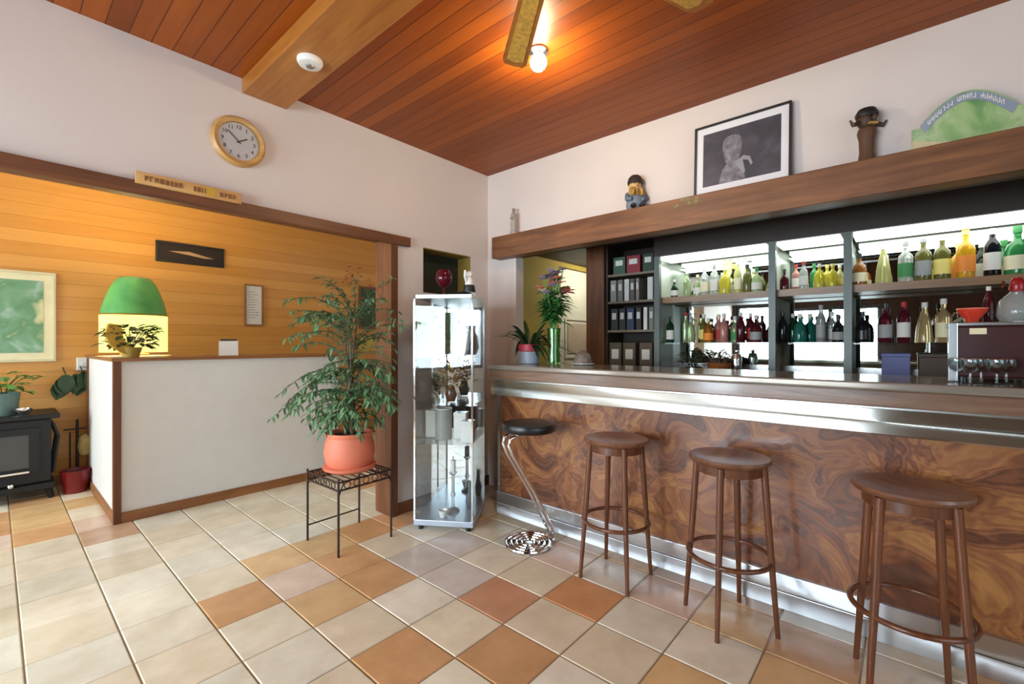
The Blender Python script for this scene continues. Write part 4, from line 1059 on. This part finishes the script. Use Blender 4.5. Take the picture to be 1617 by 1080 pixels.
Z1, Z0 = 1.685, 1.30
gu3, gl3 = 'bottles on the upper shelf of the right bay', 'bottles on the lower shelf of the right bay'
UX = 3.83
R3U = [(0.238, 'squat', 'amber', 'cream', 'black', 0.92, 'small amber bottle by the post on the upper right shelf'),
       (0.113, 'sloped', 'pale_yellow', None, 'white', 1.0, 'pale yellow sloping bottle on the upper right shelf'),
       (0.003, 'spirit', 'clear', 'green', 'grey', 0.98, 'clear bottle with a bright green label on the upper right shelf'),
       (-0.081, 'spirit', 'olive', 'grey', 'grey', 1.02, 'olive brown bottle right of the green-labelled one, upper right shelf'),
       (-0.167, 'spirit', 'olive', 'yellow', 'cream', 1.02, 'olive bottle with a large yellow label on the upper right shelf'),
       (-0.269, 'spirit', 'orange', 'orange', 'yellow', 1.1, 'tall orange-yellow bottle on the upper right shelf'),
       (-0.379, 'wine', 'black', 'white', 'white', 1.02, 'black bottle with a white label on the upper right shelf'),
       (-0.478, 'squat', 'green', 'cream', 'green', 1.2, 'big bright green bottle at the right end of the upper shelf')]
for y, k, g_, l_, c_, s_, lab in R3U: bottle(k, g_, l_, c_, UX, y, Z1, lab, gu3, s_)
R3L = [(0.221, 'squat', 'black', 'black', 'black', 0.9, 'black bottle beside the post on the lower right shelf'),
       (0.103, 'spirit', 'maroon', 'grey', 'black', 0.95, 'maroon bottle with a grey label on the lower right shelf'),
       (0.012, 'wine', 'maroon', 'white', 'red', 0.95, 'dark bottle with a red cap and square white label, lower right shelf'),
       (-0.087, 'sloped', 'whisky', None, 'white', 0.98, 'clear brownish sloping bottle with white cap on the lower right shelf'),
       (-0.173, 'spirit', 'whisky', 'cream', 'white', 1.0, 'tan bottle with cream label and white cap, lower right shelf')]
for y, k, g_, l_, c_, s_, lab in R3L: bottle(k, g_, l_, c_, UX, y, Z0, lab, gl3, s_)
gu2, gl2 = 'bottles on the upper shelf of the middle bay', 'bottles on the lower shelf of the middle bay'
R2U = [(0.671, 'squat', 'maroon', None, 'black', 0.72, 'small maroon bottle by the left post on the upper middle shelf'),
       (0.611, 'spirit', 'pink', 'white', 'red', 0.78, 'pinkish bottle with a white label on the upper middle shelf'),
       (0.552, 'spirit', 'clear', 'white', 'red', 0.8, 'clear bottle with a red cap on the upper middle shelf'),
       (0.499, 'spirit', 'green', None, 'green', 0.76, 'green bottle left of the yellow row on the upper middle shelf'),
       (0.458, 'squat', 'yellow', None, 'white', 0.8, 'first of four yellow bottles from the left, upper middle shelf'),
       (0.421, 'squat', 'yellow', 'yellow', 'yellow', 0.8, 'second of four yellow bottles from the left, upper middle shelf'),
       (0.381, 'squat', 'yellow', None, 'yellow', 0.76, 'third of four yellow bottles from the left, upper middle shelf'),
       (0.349, 'squat', 'pale_yellow', 'yellow', 'white', 0.76, 'last of four yellow bottles, beside the right post, upper middle shelf')]
for i, (y, k, g_, l_, c_, s_, lab) in enumerate(R2U): bottle(k, g_, l_, c_, UX + (0.05 if i % 2 else -0.03), y, Z1, lab, gu2, s_ * 0.9)
R2L = [(0.683, 'wine', 'black', None, 'black', 0.9, 'black bottle by the left post on the lower middle shelf'),
       (0.631, 'spirit', 'dark_green', None, 'white', 0.88, 'very dark green bottle on the lower middle shelf'),
       (0.575, 'squat', 'teal', None, 'white', 1.0, 'first teal bottle from the left on the lower middle shelf'),
       (0.525, 'squat', 'teal', None, 'cream', 1.0, 'second teal bottle from the left on the lower middle shelf'),
       (0.450, 'tall', 'grey', 'grey', 'grey', 1.0, 'tall grey bottle on the lower middle shelf'),
       (0.395, 'spirit', 'clear', 'white', 'white', 0.9, 'clear bottle with a white label on the lower middle shelf'),
       (0.350, 'squat', 'black', 'grey', 'black', 0.9, 'black bottle with a grey label by the right post, lower middle shelf')]
for i, (y, k, g_, l_, c_, s_, lab) in enumerate(R2L): bottle(k, g_, l_, c_, UX + (0.06 if i % 2 else -0.02), y, Z0, lab, gl2, s_ * 0.9)
gu1, gl1 = 'bottles on the upper shelf of the left bay', 'bottles on the lower shelf of the left bay'
R1U = [(1.495, 'squat', 'dark_green', 'white', 'white', 0.7, 'small dark bottle at the left end of the upper left shelf'),
       (1.388, 'spirit', 'pale_green', None, 'white', 0.85, 'pale green bottle second from the left on the upper left shelf'),
       (1.30, 'squat', 'pale_green', 'white', 'cream', 0.8, 'squat pale green bottle with a white label, upper left shelf'),
       (1.245, 'spirit', 'clear', 'cream', 'white', 0.95, 'clear bottle with a cream label left of the yellow one'),
       (1.169, 'wine', 'clear', 'white', 'grey', 0.95, 'clear bottle with a white label beside the yellow bottle, upper left shelf'),
       (1.087, 'squat', 'yellow', None, 'cream', 1.0, 'bright yellow squat bottle on the upper left shelf'),
       (0.994, 'tall', 'pale_yellow', 'cream', 'white', 0.9, 'tall pale yellow bottle on the upper left shelf'),
       (0.926, 'spirit', 'olive', None, 'black', 0.85, 'olive bottle second from the right post on the upper left shelf'),
       (0.86, 'squat', 'pale_green', 'white', 'green', 0.85, 'pale green bottle beside the right post on the upper left shelf')]
for y, k, g_, l_, c_, s_, lab in R1U: bottle(k, g_, l_, c_, UX, y, Z1, lab, gu1, s_ * 0.95)
R1L = [(1.523, 'spirit', 'dark_green', 'white', 'black', 0.9, 'dark green bottle with a white label at the left of the lower left shelf'),
       (1.414, 'tall', 'pale_green', None, 'red', 0.92, 'tall pale green bottle with a red cap, lower left shelf'),
       (1.345, 'spirit', 'pale_green', None, 'grey', 0.85, 'pale green bottle with a grey cap on the lower left shelf'),
       (1.269, 'spirit', 'olive', 'yellow', 'white', 0.92, 'olive bottle with a yellow label on the lower left shelf'),
       (1.209, 'squat', 'amber', 'orange', 'white', 0.9, 'amber bottle with an orange label on the lower left shelf'),
       (1.15, 'spirit', 'pink', 'red', 'cream', 0.9, 'pinkish bottle with a red label on the lower left shelf'),
       (1.09, 'spirit', 'pink', None, 'white', 0.9, 'plain pink bottle on the lower left shelf'),
       (1.027, 'squat', 'pale_green', 'green', 'white', 0.95, 'clear bottle with a green label on the lower left shelf'),
       (0.968, 'wine', 'maroon', None, 'white', 0.9, 'maroon bottle third from the right on the lower left shelf'),
       (0.915, 'wine', 'maroon', 'red', 'white', 0.88, 'maroon bottle with a red label on the lower left shelf'),
       (0.86, 'squat', 'maroon', 'grey', 'white', 0.95, 'maroon bottle with a grey label beside the post, lower left shelf')]
for i, (y, k, g_, l_, c_, s_, lab) in enumerate(R1L): bottle(k, g_, l_, c_, UX + (0.05 if i % 2 else -0.02), y, Z0, lab, gl1, s_ * 0.95)
# upside-down dispenser bottles under the light
for k, (y, gk, lab) in enumerate(((1.11, 'pale_yellow', 'left upside-down dispenser bottle hanging in the left bay'), (1.0, 'clear', 'right upside-down dispenser bottle hanging in the left bay'))):
    o = thing('dispenser_bottle', lab, 'bottle', (3.98, y, 1.975), group='dispenser bottles')
    MB().lathe([(0, 0.005), (0.032, 0.005), (0.034, -0.01), (0.034, -0.10), (0.02, -0.14), (0.012, -0.15), (0.012, -0.19), (0, -0.19)], 16).build('glass_body', G[gk], o)
    MB().lathe([(0.014, -0.185), (0.016, -0.20), (0.012, -0.225), (0, -0.23)], 12).build('measure', M['chrome'], o)

# things on the work counter behind the bar
bw = thing('brown_bowl', 'orange-brown bowl on the work counter in the left bay', 'bowl', (3.80, 1.12, BC))
MB().lathe([(0, 0), (0.05, 0), (0.09, 0.07), (0.095, 0.10), (0.088, 0.10), (0.045, 0.012), (0, 0.012)], 24).build('bowl', plain('orange_brown_glaze', srgb(150, 88, 44), 0.3), bw)
random.seed(12); f = MB()
for k in range(14): f.ball((random.uniform(-0.05, 0.05), random.uniform(-0.05, 0.05), 0.10 + random.uniform(0, 0.02)), 0.022, 1, 1, 1, 8, 6)
o = f.build('contents', plain('dark_fruit', srgb(60, 44, 30), 0.5), bw); o['kind'] = 'stuff'
lfy = leafy('reflected_plant', 'dark leafy plant built for a mirror reflection, left of the work counter', (3.80, 1.32, BC), [(0, 0), (0.05, 0), (0.06, 0.06), (0.055, 0.06), (0, 0.05)], M['dark'], 60, 0.10, 0.14, 0.06, 0.035, plain('blackish_olive_leaf', srgb(40, 44, 24), 0.5, var=0.3), seed=6)  # solid plant put where the mirror shows a reflected one
kt = thing('steel_shaker', 'steel cocktail shaker on the work counter beside the brown bowl', 'shaker', (3.82, 1.0, BC))
MB().lathe([(0, 0), (0.032, 0), (0.04, 0.13), (0.038, 0.14), (0.03, 0.17), (0, 0.175)], 20).build('cup', M['chrome'], kt)
MB().lathe([(0.012, 0.172), (0.016, 0.18), (0.014, 0.20), (0, 0.205)], 16).build('cap', M['chrome'], kt)
def crate(name, label, y, wdt, h_, m_, cat='box'):
    o = thing(name, label, cat, (3.86, y, BC))
    MB().box(-0.08, 0.10, -wdt / 2, wdt / 2, 0, h_, 0.004).build('body', m_, o, smooth=False)
    MB().box(-0.084, 0.104, -wdt / 2 - 0.003, wdt / 2 + 0.003, h_, h_ + 0.02, 0.003).build('lid', m_, o, smooth=False)
    return o
crate('blue_reflection', 'blue-grey mirror reflection built as a box, right bay', 0.05, 0.14, 0.17, plain('blue_grey_reflection', srgb(98, 104, 150), 0.6))  # solid block put where the mirror shows a purple-blue reflection
crate('brown_box', 'wide dark brown box on the work counter, right bay', -0.20, 0.28, 0.17, plain('dark_brown_card', srgb(70, 54, 38), 0.6))

# ------------------------------------------------------------------ binder shelves at the back
bs = thing('binder_shelves', 'dark recessed shelves of binders left of the bottles', 'shelves', (3.78, 2.125, 0))
f = MB(); f.box(0.0, 0.32, -0.02, 0.0, 0, 2.2); f.box(0.0, 0.32, -0.49, -0.47, 0, 2.2); f.box(0.31, 0.33, -0.47, -0.02, 0, 2.2)
f.build('case', M['soffit'], bs, smooth=False)
for z in (1.0, 1.415, 1.68, 1.93): MB().box(0.0, 0.31, -0.47, -0.02, z - 0.02, z).build('shelf', plain('grey_brown_shelf', srgb(120, 104, 84), 0.5), bs, smooth=False)
def book(name, lab, y, z, t_, h_, m_, grp, cat='binder', d0=0.02):
    o = thing(name, lab, cat, (3.80, y, z), group=grp)
    MB().box(0, 0.24, -t_ / 2, t_ / 2, 0, h_, 0.003).build('cover', m_, o, smooth=False)
    MB().box(-0.002, 0.0, -t_ * 0.3, t_ * 0.3, h_ * 0.5, h_ * 0.8).build('spine_label', M['paper'], o, smooth=False)
gb = 'binders on the middle binder shelf'
for y, t_, c_, lab in ((2.06, 0.06, (150, 146, 142), 'light grey binder at the left of the middle binder shelf'), (1.99, 0.05, (124, 120, 116), 'mid grey binder beside the light grey one'),
                       (1.925, 0.045, (226, 222, 214), 'first white binder from the left on the middle binder shelf'), (1.87, 0.045, (90, 84, 78), 'grey-brown binder right of the white one'), (1.82, 0.03, (140, 130, 118), 'thin beige binder on the middle shelf'),
                       (1.70, 0.05, (220, 216, 206), 'white binder at the right of the middle binder shelf')):
    book('binder', lab, y, 1.68, t_, 0.20, plain('binder', srgb(*c_), 0.5), gb)
gb = 'binders on the lower binder shelf'
for y, t_, c_, lab in ((2.05, 0.07, (40, 44, 40), 'black binder at the left of the lower binder shelf'), (1.97, 0.06, (48, 46, 44), 'charcoal binder left of the blue one'), (1.89, 0.07, (50, 66, 92), 'dark blue binder on the lower binder shelf'),
                       (1.81, 0.05, (54, 34, 26), 'dark brown binder right of the blue one'), (1.745, 0.035, (226, 222, 212), 'single white binder on the lower binder shelf'), (1.69, 0.04, (120, 116, 104), 'grey binder at the right of the lower shelf')):
    book('binder', lab, y, 1.415, t_, 0.20, plain('binder', srgb(*c_), 0.5), gb)
for y, t_, c_, lab in ((2.0, 0.12, (60, 88, 66), 'green box on the top binder shelf'), (1.86, 0.13, (140, 44, 48), 'dark red box on the top binder shelf'), (1.72, 0.10, (46, 62, 44), 'dark green box at the right of the top binder shelf')):
    book('storage_box', lab, y, 1.93, t_, 0.16, plain('box_card', srgb(*c_), 0.6), 'boxes on the top binder shelf', 'box')
random.seed(14)
for k, (y, lab) in enumerate(((2.04, 'upright brown box at the left of the bottom binder shelf'), (1.90, 'wide brown box in the middle of the bottom binder shelf'), (1.74, 'brown box at the right of the bottom binder shelf'))):
    book('file_box', lab, y, 1.0, 0.12, 0.30, plain('brown_file_card', srgb(92, 78, 62), 0.7), 'boxes on the bottom binder shelf', 'box')

# ------------------------------------------------------------------ things on the counter
sp = thing('spiky_plant', 'spiky long-leaved plant in a pink and grey-blue pot on the counter end', 'plant', (2.76, 2.22, CT))
MB().lathe([(0, 0), (0.068, 0), (0.074, 0.004), (0.082, 0.13), (0.078, 0.13), (0.07, 0.12), (0, 0.12)], 28).build('pot', plain('grey_blue_pot', srgb(150, 156, 170), 0.4, var=0.12), sp)
MB().lathe([(0.079, 0.095), (0.088, 0.10), (0.09, 0.15), (0.076, 0.155)], 28, close=False).build('pot_collar', plain('raspberry_paper', srgb(172, 44, 62), 0.5, var=0.15), sp, label='raspberry red collar')
random.seed(17); f = MB()
for k in range(44):
    a = 2 * PI * k / 44 * 7.3; e = random.uniform(0.2, 2.2)
    Ln = random.uniform(0.28, 0.46)
    f.leaf((0.03 * math.cos(a), 0.03 * math.sin(a), 0.13), (math.cos(a), math.sin(a), e), Ln, 0.034, min(random.uniform(0.4, 0.9), e / math.sqrt(1 + e * e) + 0.10 / Ln), Vector((0, 0, 1)), 8)
f.build('foliage', M['leaf_dark'], sp, smooth=False)

vs = thing('glass_vase', 'tall green-tinted glass vase on the counter', 'vase', (2.76, 1.99, CT))
MB().lathe([(0, 0), (0.05, 0), (0.052, 0.02), (0.044, 0.12), (0.05, 0.27), (0.047, 0.27), (0.041, 0.12), (0.046, 0.02), (0, 0.015)], 24).build('vessel', thin_glass('green_glass', (0.62, 0.86, 0.50, 1), 0.05), vs)
MB().tube(circ(0.049, 24, 0.27), 0.003, 6, True).build('rim', thin_glass('rim_glass', (0.8, 0.92, 0.8, 1), 0.2), vs)
bq = thing('flower_bouquet', 'bouquet of pink, mauve and white flowers in the glass vase', 'flowers', (2.76, 1.99, CT + 0.02))
random.seed(19); st = MB(); f = MB(); red = MB(); mau = MB(); wht = MB(); f2 = MB()
for k in range(16):
    a = random.uniform(0, 2 * PI); r0 = random.uniform(0, 0.03); rr = random.uniform(0.03, 0.12); zt = random.uniform(0.40, 0.62)
    p1 = Vector((r0 * math.cos(a + 2), r0 * math.sin(a + 2), 0.0)); p2 = Vector((0.6 * r0 * math.cos(a), 0.6 * r0 * math.sin(a), 0.24)); p3 = Vector((rr * math.cos(a), rr * math.sin(a), zt))
    st.tube([p1, p2, (p2 + p3) / 2 + Vector((0, 0, 0.02)), p3], 0.004, 6)
    tgt = (red, mau, wht)[k % 3]
    for q in range(9):
        b_ = 2 * PI * q / 9
        tgt.leaf(p3, (math.cos(b_), math.sin(b_), random.uniform(0.1, 0.9)), random.uniform(0.035, 0.055), 0.03, 0.1)
    for q in range(12):
        t_ = random.uniform(0.2, 0.9); p = p2.lerp(p3, t_); b_ = random.uniform(0, 2 * PI)
        f.leaf(p, (math.cos(b_), math.sin(b_), random.uniform(-0.2, 0.9)), random.uniform(0.06, 0.11), 0.028, 0.4)
st.build('stems', M['leaf_light'], bq); f.build('leaves', plain('bouquet_leaf', srgb(64, 118, 56), 0.45, var=0.3), bq, smooth=False)
crr = Vector((0.657, -0.754, 0))
for q in range(60):
    b_ = 2 * PI * q / 60 * 11; f2.leaf(Vector((0, 0, random.uniform(0.26, 0.40))), (math.cos(b_), math.sin(b_), random.uniform(-0.1, 0.9)), random.uniform(0.10, 0.17), 0.035, 0.4)
f2.build('greenery', plain('fern_green', srgb(52, 110, 54), 0.45, var=0.3), bq, smooth=False)
for q in range(14):
    b_ = 2 * PI * q / 14; red.leaf(crr * 0.07 + Vector((0, 0, 0.46)), (math.cos(b_), math.sin(b_), random.uniform(-0.2, 0.9)), 0.075, 0.05, 0.1)
    mau.leaf(crr * 0.0 + Vector((0, 0, 0.58)), (math.cos(b_), math.sin(b_), random.uniform(-0.2, 0.9)), 0.075, 0.05, 0.1)
bq.scale = (1.2, 1.2, 1.13)
red.build('pink_blossoms', plain('coral_petal', srgb(206, 118, 104), 0.5, var=0.2), bq, smooth=False)
mau.build('mauve_blossoms', plain('mauve_petal', srgb(146, 134, 156), 0.5, var=0.2), bq, smooth=False)
wht.build('white_blossoms', plain('cream_petal', srgb(224, 208, 180), 0.5, var=0.1), bq, smooth=False)

bl_ = thing('grey_bowl', 'round grey stone bowl turned over on a white plate on the counter', 'bowl', (2.86, 1.80, CT + 0.012))
MB().lathe([(0, 0.09), (0.03, 0.085), (0.055, 0.06), (0.066, 0.02), (0.066, 0.0), (0, 0.0)], 24).build('shell', plain('mottled_stone', srgb(112, 100, 88), 0.6, var=0.4, scale=30), bl_)
MB().lathe([(0, 0.088), (0.02, 0.087), (0.016, 0.096), (0, 0.098)], 16).build('knob', plain('stone_knob', srgb(96, 86, 76), 0.6), bl_)
pl = thing('white_plate', 'white plate under the grey bowl on the counter', 'plate', (2.86, 1.80, CT))
MB().lathe([(0, 0), (0.06, 0), (0.085, 0.010), (0.083, 0.012), (0.07, 0.012), (0, 0.012)], 28).build('dish', M['white_gloss'], pl)
MB().tube(circ(0.084, 28, 0.011), 0.002, 6, True).build('rim', M['white_gloss'], pl)

# coffee machine at the right with glasses before it
cm = thing('coffee_machine', 'dark red-brown coffee machine at the right of the counter', 'coffee machine', (2.82, -0.33, CT))
MB().box(-0.13, 0.18, -0.3, 0.18, 0.02, 0.235, 0.008).build('housing', plain('dark_maroon_enamel', srgb(66, 34, 32), 0.25, var=0.2), cm, smooth=False)
MB().box(-0.14, 0.19, -0.31, 0.19, 0.235, 0.25, 0.003).build('cup_tray', M['steel'], cm, smooth=False)
MB().box(-0.145, -0.11, 0.165, 0.195, 0.0, 0.25, 0.003).build('corner_trim', M['steel'], cm, smooth=False)
for sx, sy in ((-0.11, 0.15), (0.15, 0.15), (-0.11, -0.27), (0.15, -0.27)):
    MB().lathe([(0, 0), (0.015, 0), (0.015, 0.02), (0, 0.02)], 10, c=(sx, sy, 0)).build('foot', M['black'], cm)
MB().box(-0.133, -0.13, 0.08, 0.13, 0.20, 0.225).build('name_plate', LM['cream'], cm, smooth=False, label='small cream plate')
MT = CT + 0.25
rb = thing('red_ashtray', 'glossy red bowl on top of the coffee machine', 'bowl', (2.78, -0.215, MT))
MB().lathe([(0, 0), (0.02, 0), (0.022, 0.012), (0.045, 0.045), (0.05, 0.06), (0.044, 0.062), (0.02, 0.02), (0, 0.02)], 24).build('bowl', plain('orange_red_glaze', srgb(206, 62, 44), 0.15), rb)
MB().tube(circ(0.048, 24, 0.061), 0.003, 6, True).build('rim', plain('pink_rim', srgb(226, 130, 110), 0.2), rb)
db = bottle('tall', 'maroon', None, 'white', 2.86, -0.272, MT, 'slim dark bottle on top of the coffee machine', 'bottles on the coffee machine', 0.55)
bottle('squat', 'dark_green', None, 'green', 2.935, -0.345, MT, 'squat dark green bottle behind the slim one on the machine', 'bottles on the coffee machine', 0.45)
sph = thing('soda_siphon', 'clear soda siphon with a red head on the coffee machine', 'siphon', (2.80, -0.348, MT))
MB().lathe([(0, 0), (0.05, 0), (0.062, 0.03), (0.055, 0.09), (0.025, 0.12), (0.018, 0.13), (0, 0.13)], 22).build('bottle', G['clear'], sph)
MB().lathe([(0.02, 0.128), (0.024, 0.14), (0.022, 0.17), (0.012, 0.185), (0, 0.187)], 16).build('head', M['red'], sph)
MB().tube([(0, 0.01, 0.165), (-0.03, 0.04, 0.168), (-0.045, 0.05, 0.14)], 0.006, 8).build('spout', M['chrome'], sph)
gprof = [(0, 0), (0.026, 0), (0.026, 0.003), (0.004, 0.008), (0.004, 0.045), (0.018, 0.055), (0.028, 0.075), (0.026, 0.10), (0.0245, 0.10), (0.026, 0.076), (0.016, 0.058), (0, 0.05)]
g0 = None
crys = thin_glass('goblet_glass', (0.84, 0.88, 0.88, 1), 0.05)
GL = [(2.60, -0.155, 'clear glass nearest the left front of the coffee machine'), (2.585, -0.225, 'second clear glass from the left before the coffee machine'), (2.60, -0.295, 'third clear glass from the left before the coffee machine'),
      (2.53, -0.19, 'front clear glass of the cluster before the coffee machine'), (2.53, -0.262, 'front right clear glass before the coffee machine')]
for x, y, lab in GL:
    if g0 is None:
        g0 = thing('stem_glass', lab, 'glass', (x, y, CT), group='glasses before the coffee machine')
        MB().lathe(gprof, 20).build('goblet', crys, g0)
        MB().tube(circ(0.0255, 20, 0.10), 0.0012, 6, True).build('rim', M['chrome'], g0)
    else: dup(g0, (x, y, CT), 0, lab)

# ------------------------------------------------------------------ bar stools
def make_stool(label, loc, rz):
    o = thing('bar_stool', label, 'stool', loc, rz, 'wooden bar stools')
    MB().lathe([(0, 0.738), (0.12, 0.738), (0.155, 0.742), (0.172, 0.752), (0.176, 0.762), (0.172, 0.772), (0.155, 0.772), (0.08, 0.762), (0, 0.76)], 40).build('seat', M['stool_seat'], o)
    for k in range(4):
        a = PI / 2 * k
        d = Vector((math.cos(a), math.sin(a), 0))
        MB().tube([d * 0.145 + up * 0.74, d * 0.165 + up * 0.45, d * 0.20], [0.0155, 0.0150, 0.010], 12).build('leg', M['stool'], o)
    ap = MB(); ap.lathe([(0.128, 0.70), (0.142, 0.70), (0.142, 0.74), (0.128, 0.74), (0.128, 0.70)], 32, close=False); ap.build('apron', M['stool'], o)
    MB().tube(circ(0.178, 40, 0.315), 0.0105, 10, True).build('foot_ring', M['stool'], o)
    return o
s0 = make_stool('wooden bar stool nearest the chrome stool', (2.28, 1.22, 0), R(45))
dup(s0, (2.262, 0.625, 0), R(2), 'middle of the three wooden bar stools')
dup(s0, (2.225, -0.01, 0), R(56), 'wooden bar stool nearest the camera at the right')

ch = thing('chrome_stool', 'chrome cantilever stool with a round black padded seat', 'stool', (2.265, 1.83, 0), math.atan2(-0.754, 0.657) + R(27))
# local +X points right in the photo
MB().lathe([(0, 0.735), (0.165, 0.735), (0.172, 0.742), (0.176, 0.765), (0.168, 0.785), (0.12, 0.792), (0, 0.79)], 36).build('seat', M['black'], ch)
MB().lathe([(0, 0.722), (0.12, 0.722), (0.13, 0.73), (0.13, 0.735), (0, 0.735)], 28).build('seat_plate', M['chrome'], ch)
for sy in (-1, 1):
    y = sy * 0.04
    MB().tube([(0.03, y, 0.725), (-0.10, y, 0.722), (-0.155, y, 0.70), (-0.165, y, 0.665), (-0.14, y, 0.60), (0.02, y, 0.34), (0.13, y, 0.13), (0.165, y, 0.06), (0.172, y, 0.03), (0.165, y, 0.014)], 0.011, 10).build('support_tube', M['chrome'], ch)
sp_ = []
for k in range(0, 96):
    a = 2 * PI * k / 24; r = 0.165 - 0.034 * k / 24
    sp_.append((r * math.cos(a), r * math.sin(a), 0.0115))
MB().tube(sp_, 0.0105, 8).build('base_coil', M['chrome'], ch)
sk_ = MB().lathe([(0, 0), (0.03, 0), (0.03, 0.012), (0, 0.012)], 16); sk_.build('base_centre', M['chrome'], ch)

# unseen lamp added in the passage to light the white door
pl_ = thing('added_passage_lamp', 'unseen round lamp added on the passage ceiling to light the door', 'lamp', (4.5, 2.45, 2.2))
MB().lathe([(0, 0), (0.09, 0), (0.09, -0.01), (0, -0.01)], 24).build('base', M['white'], pl_)
MB().lathe([(0.085, -0.01), (0.08, -0.05), (0.05, -0.075), (0, -0.08)], 24, close=False).build('diffuser', glow('passage_diffuser', (1, 0.95, 0.82, 1), 6), pl_)
point('passage_fill', (4.5, 2.45, 2.05), 12, (1, 0.97, 0.84), 0.06)  # added light for the door, at the unseen lamp
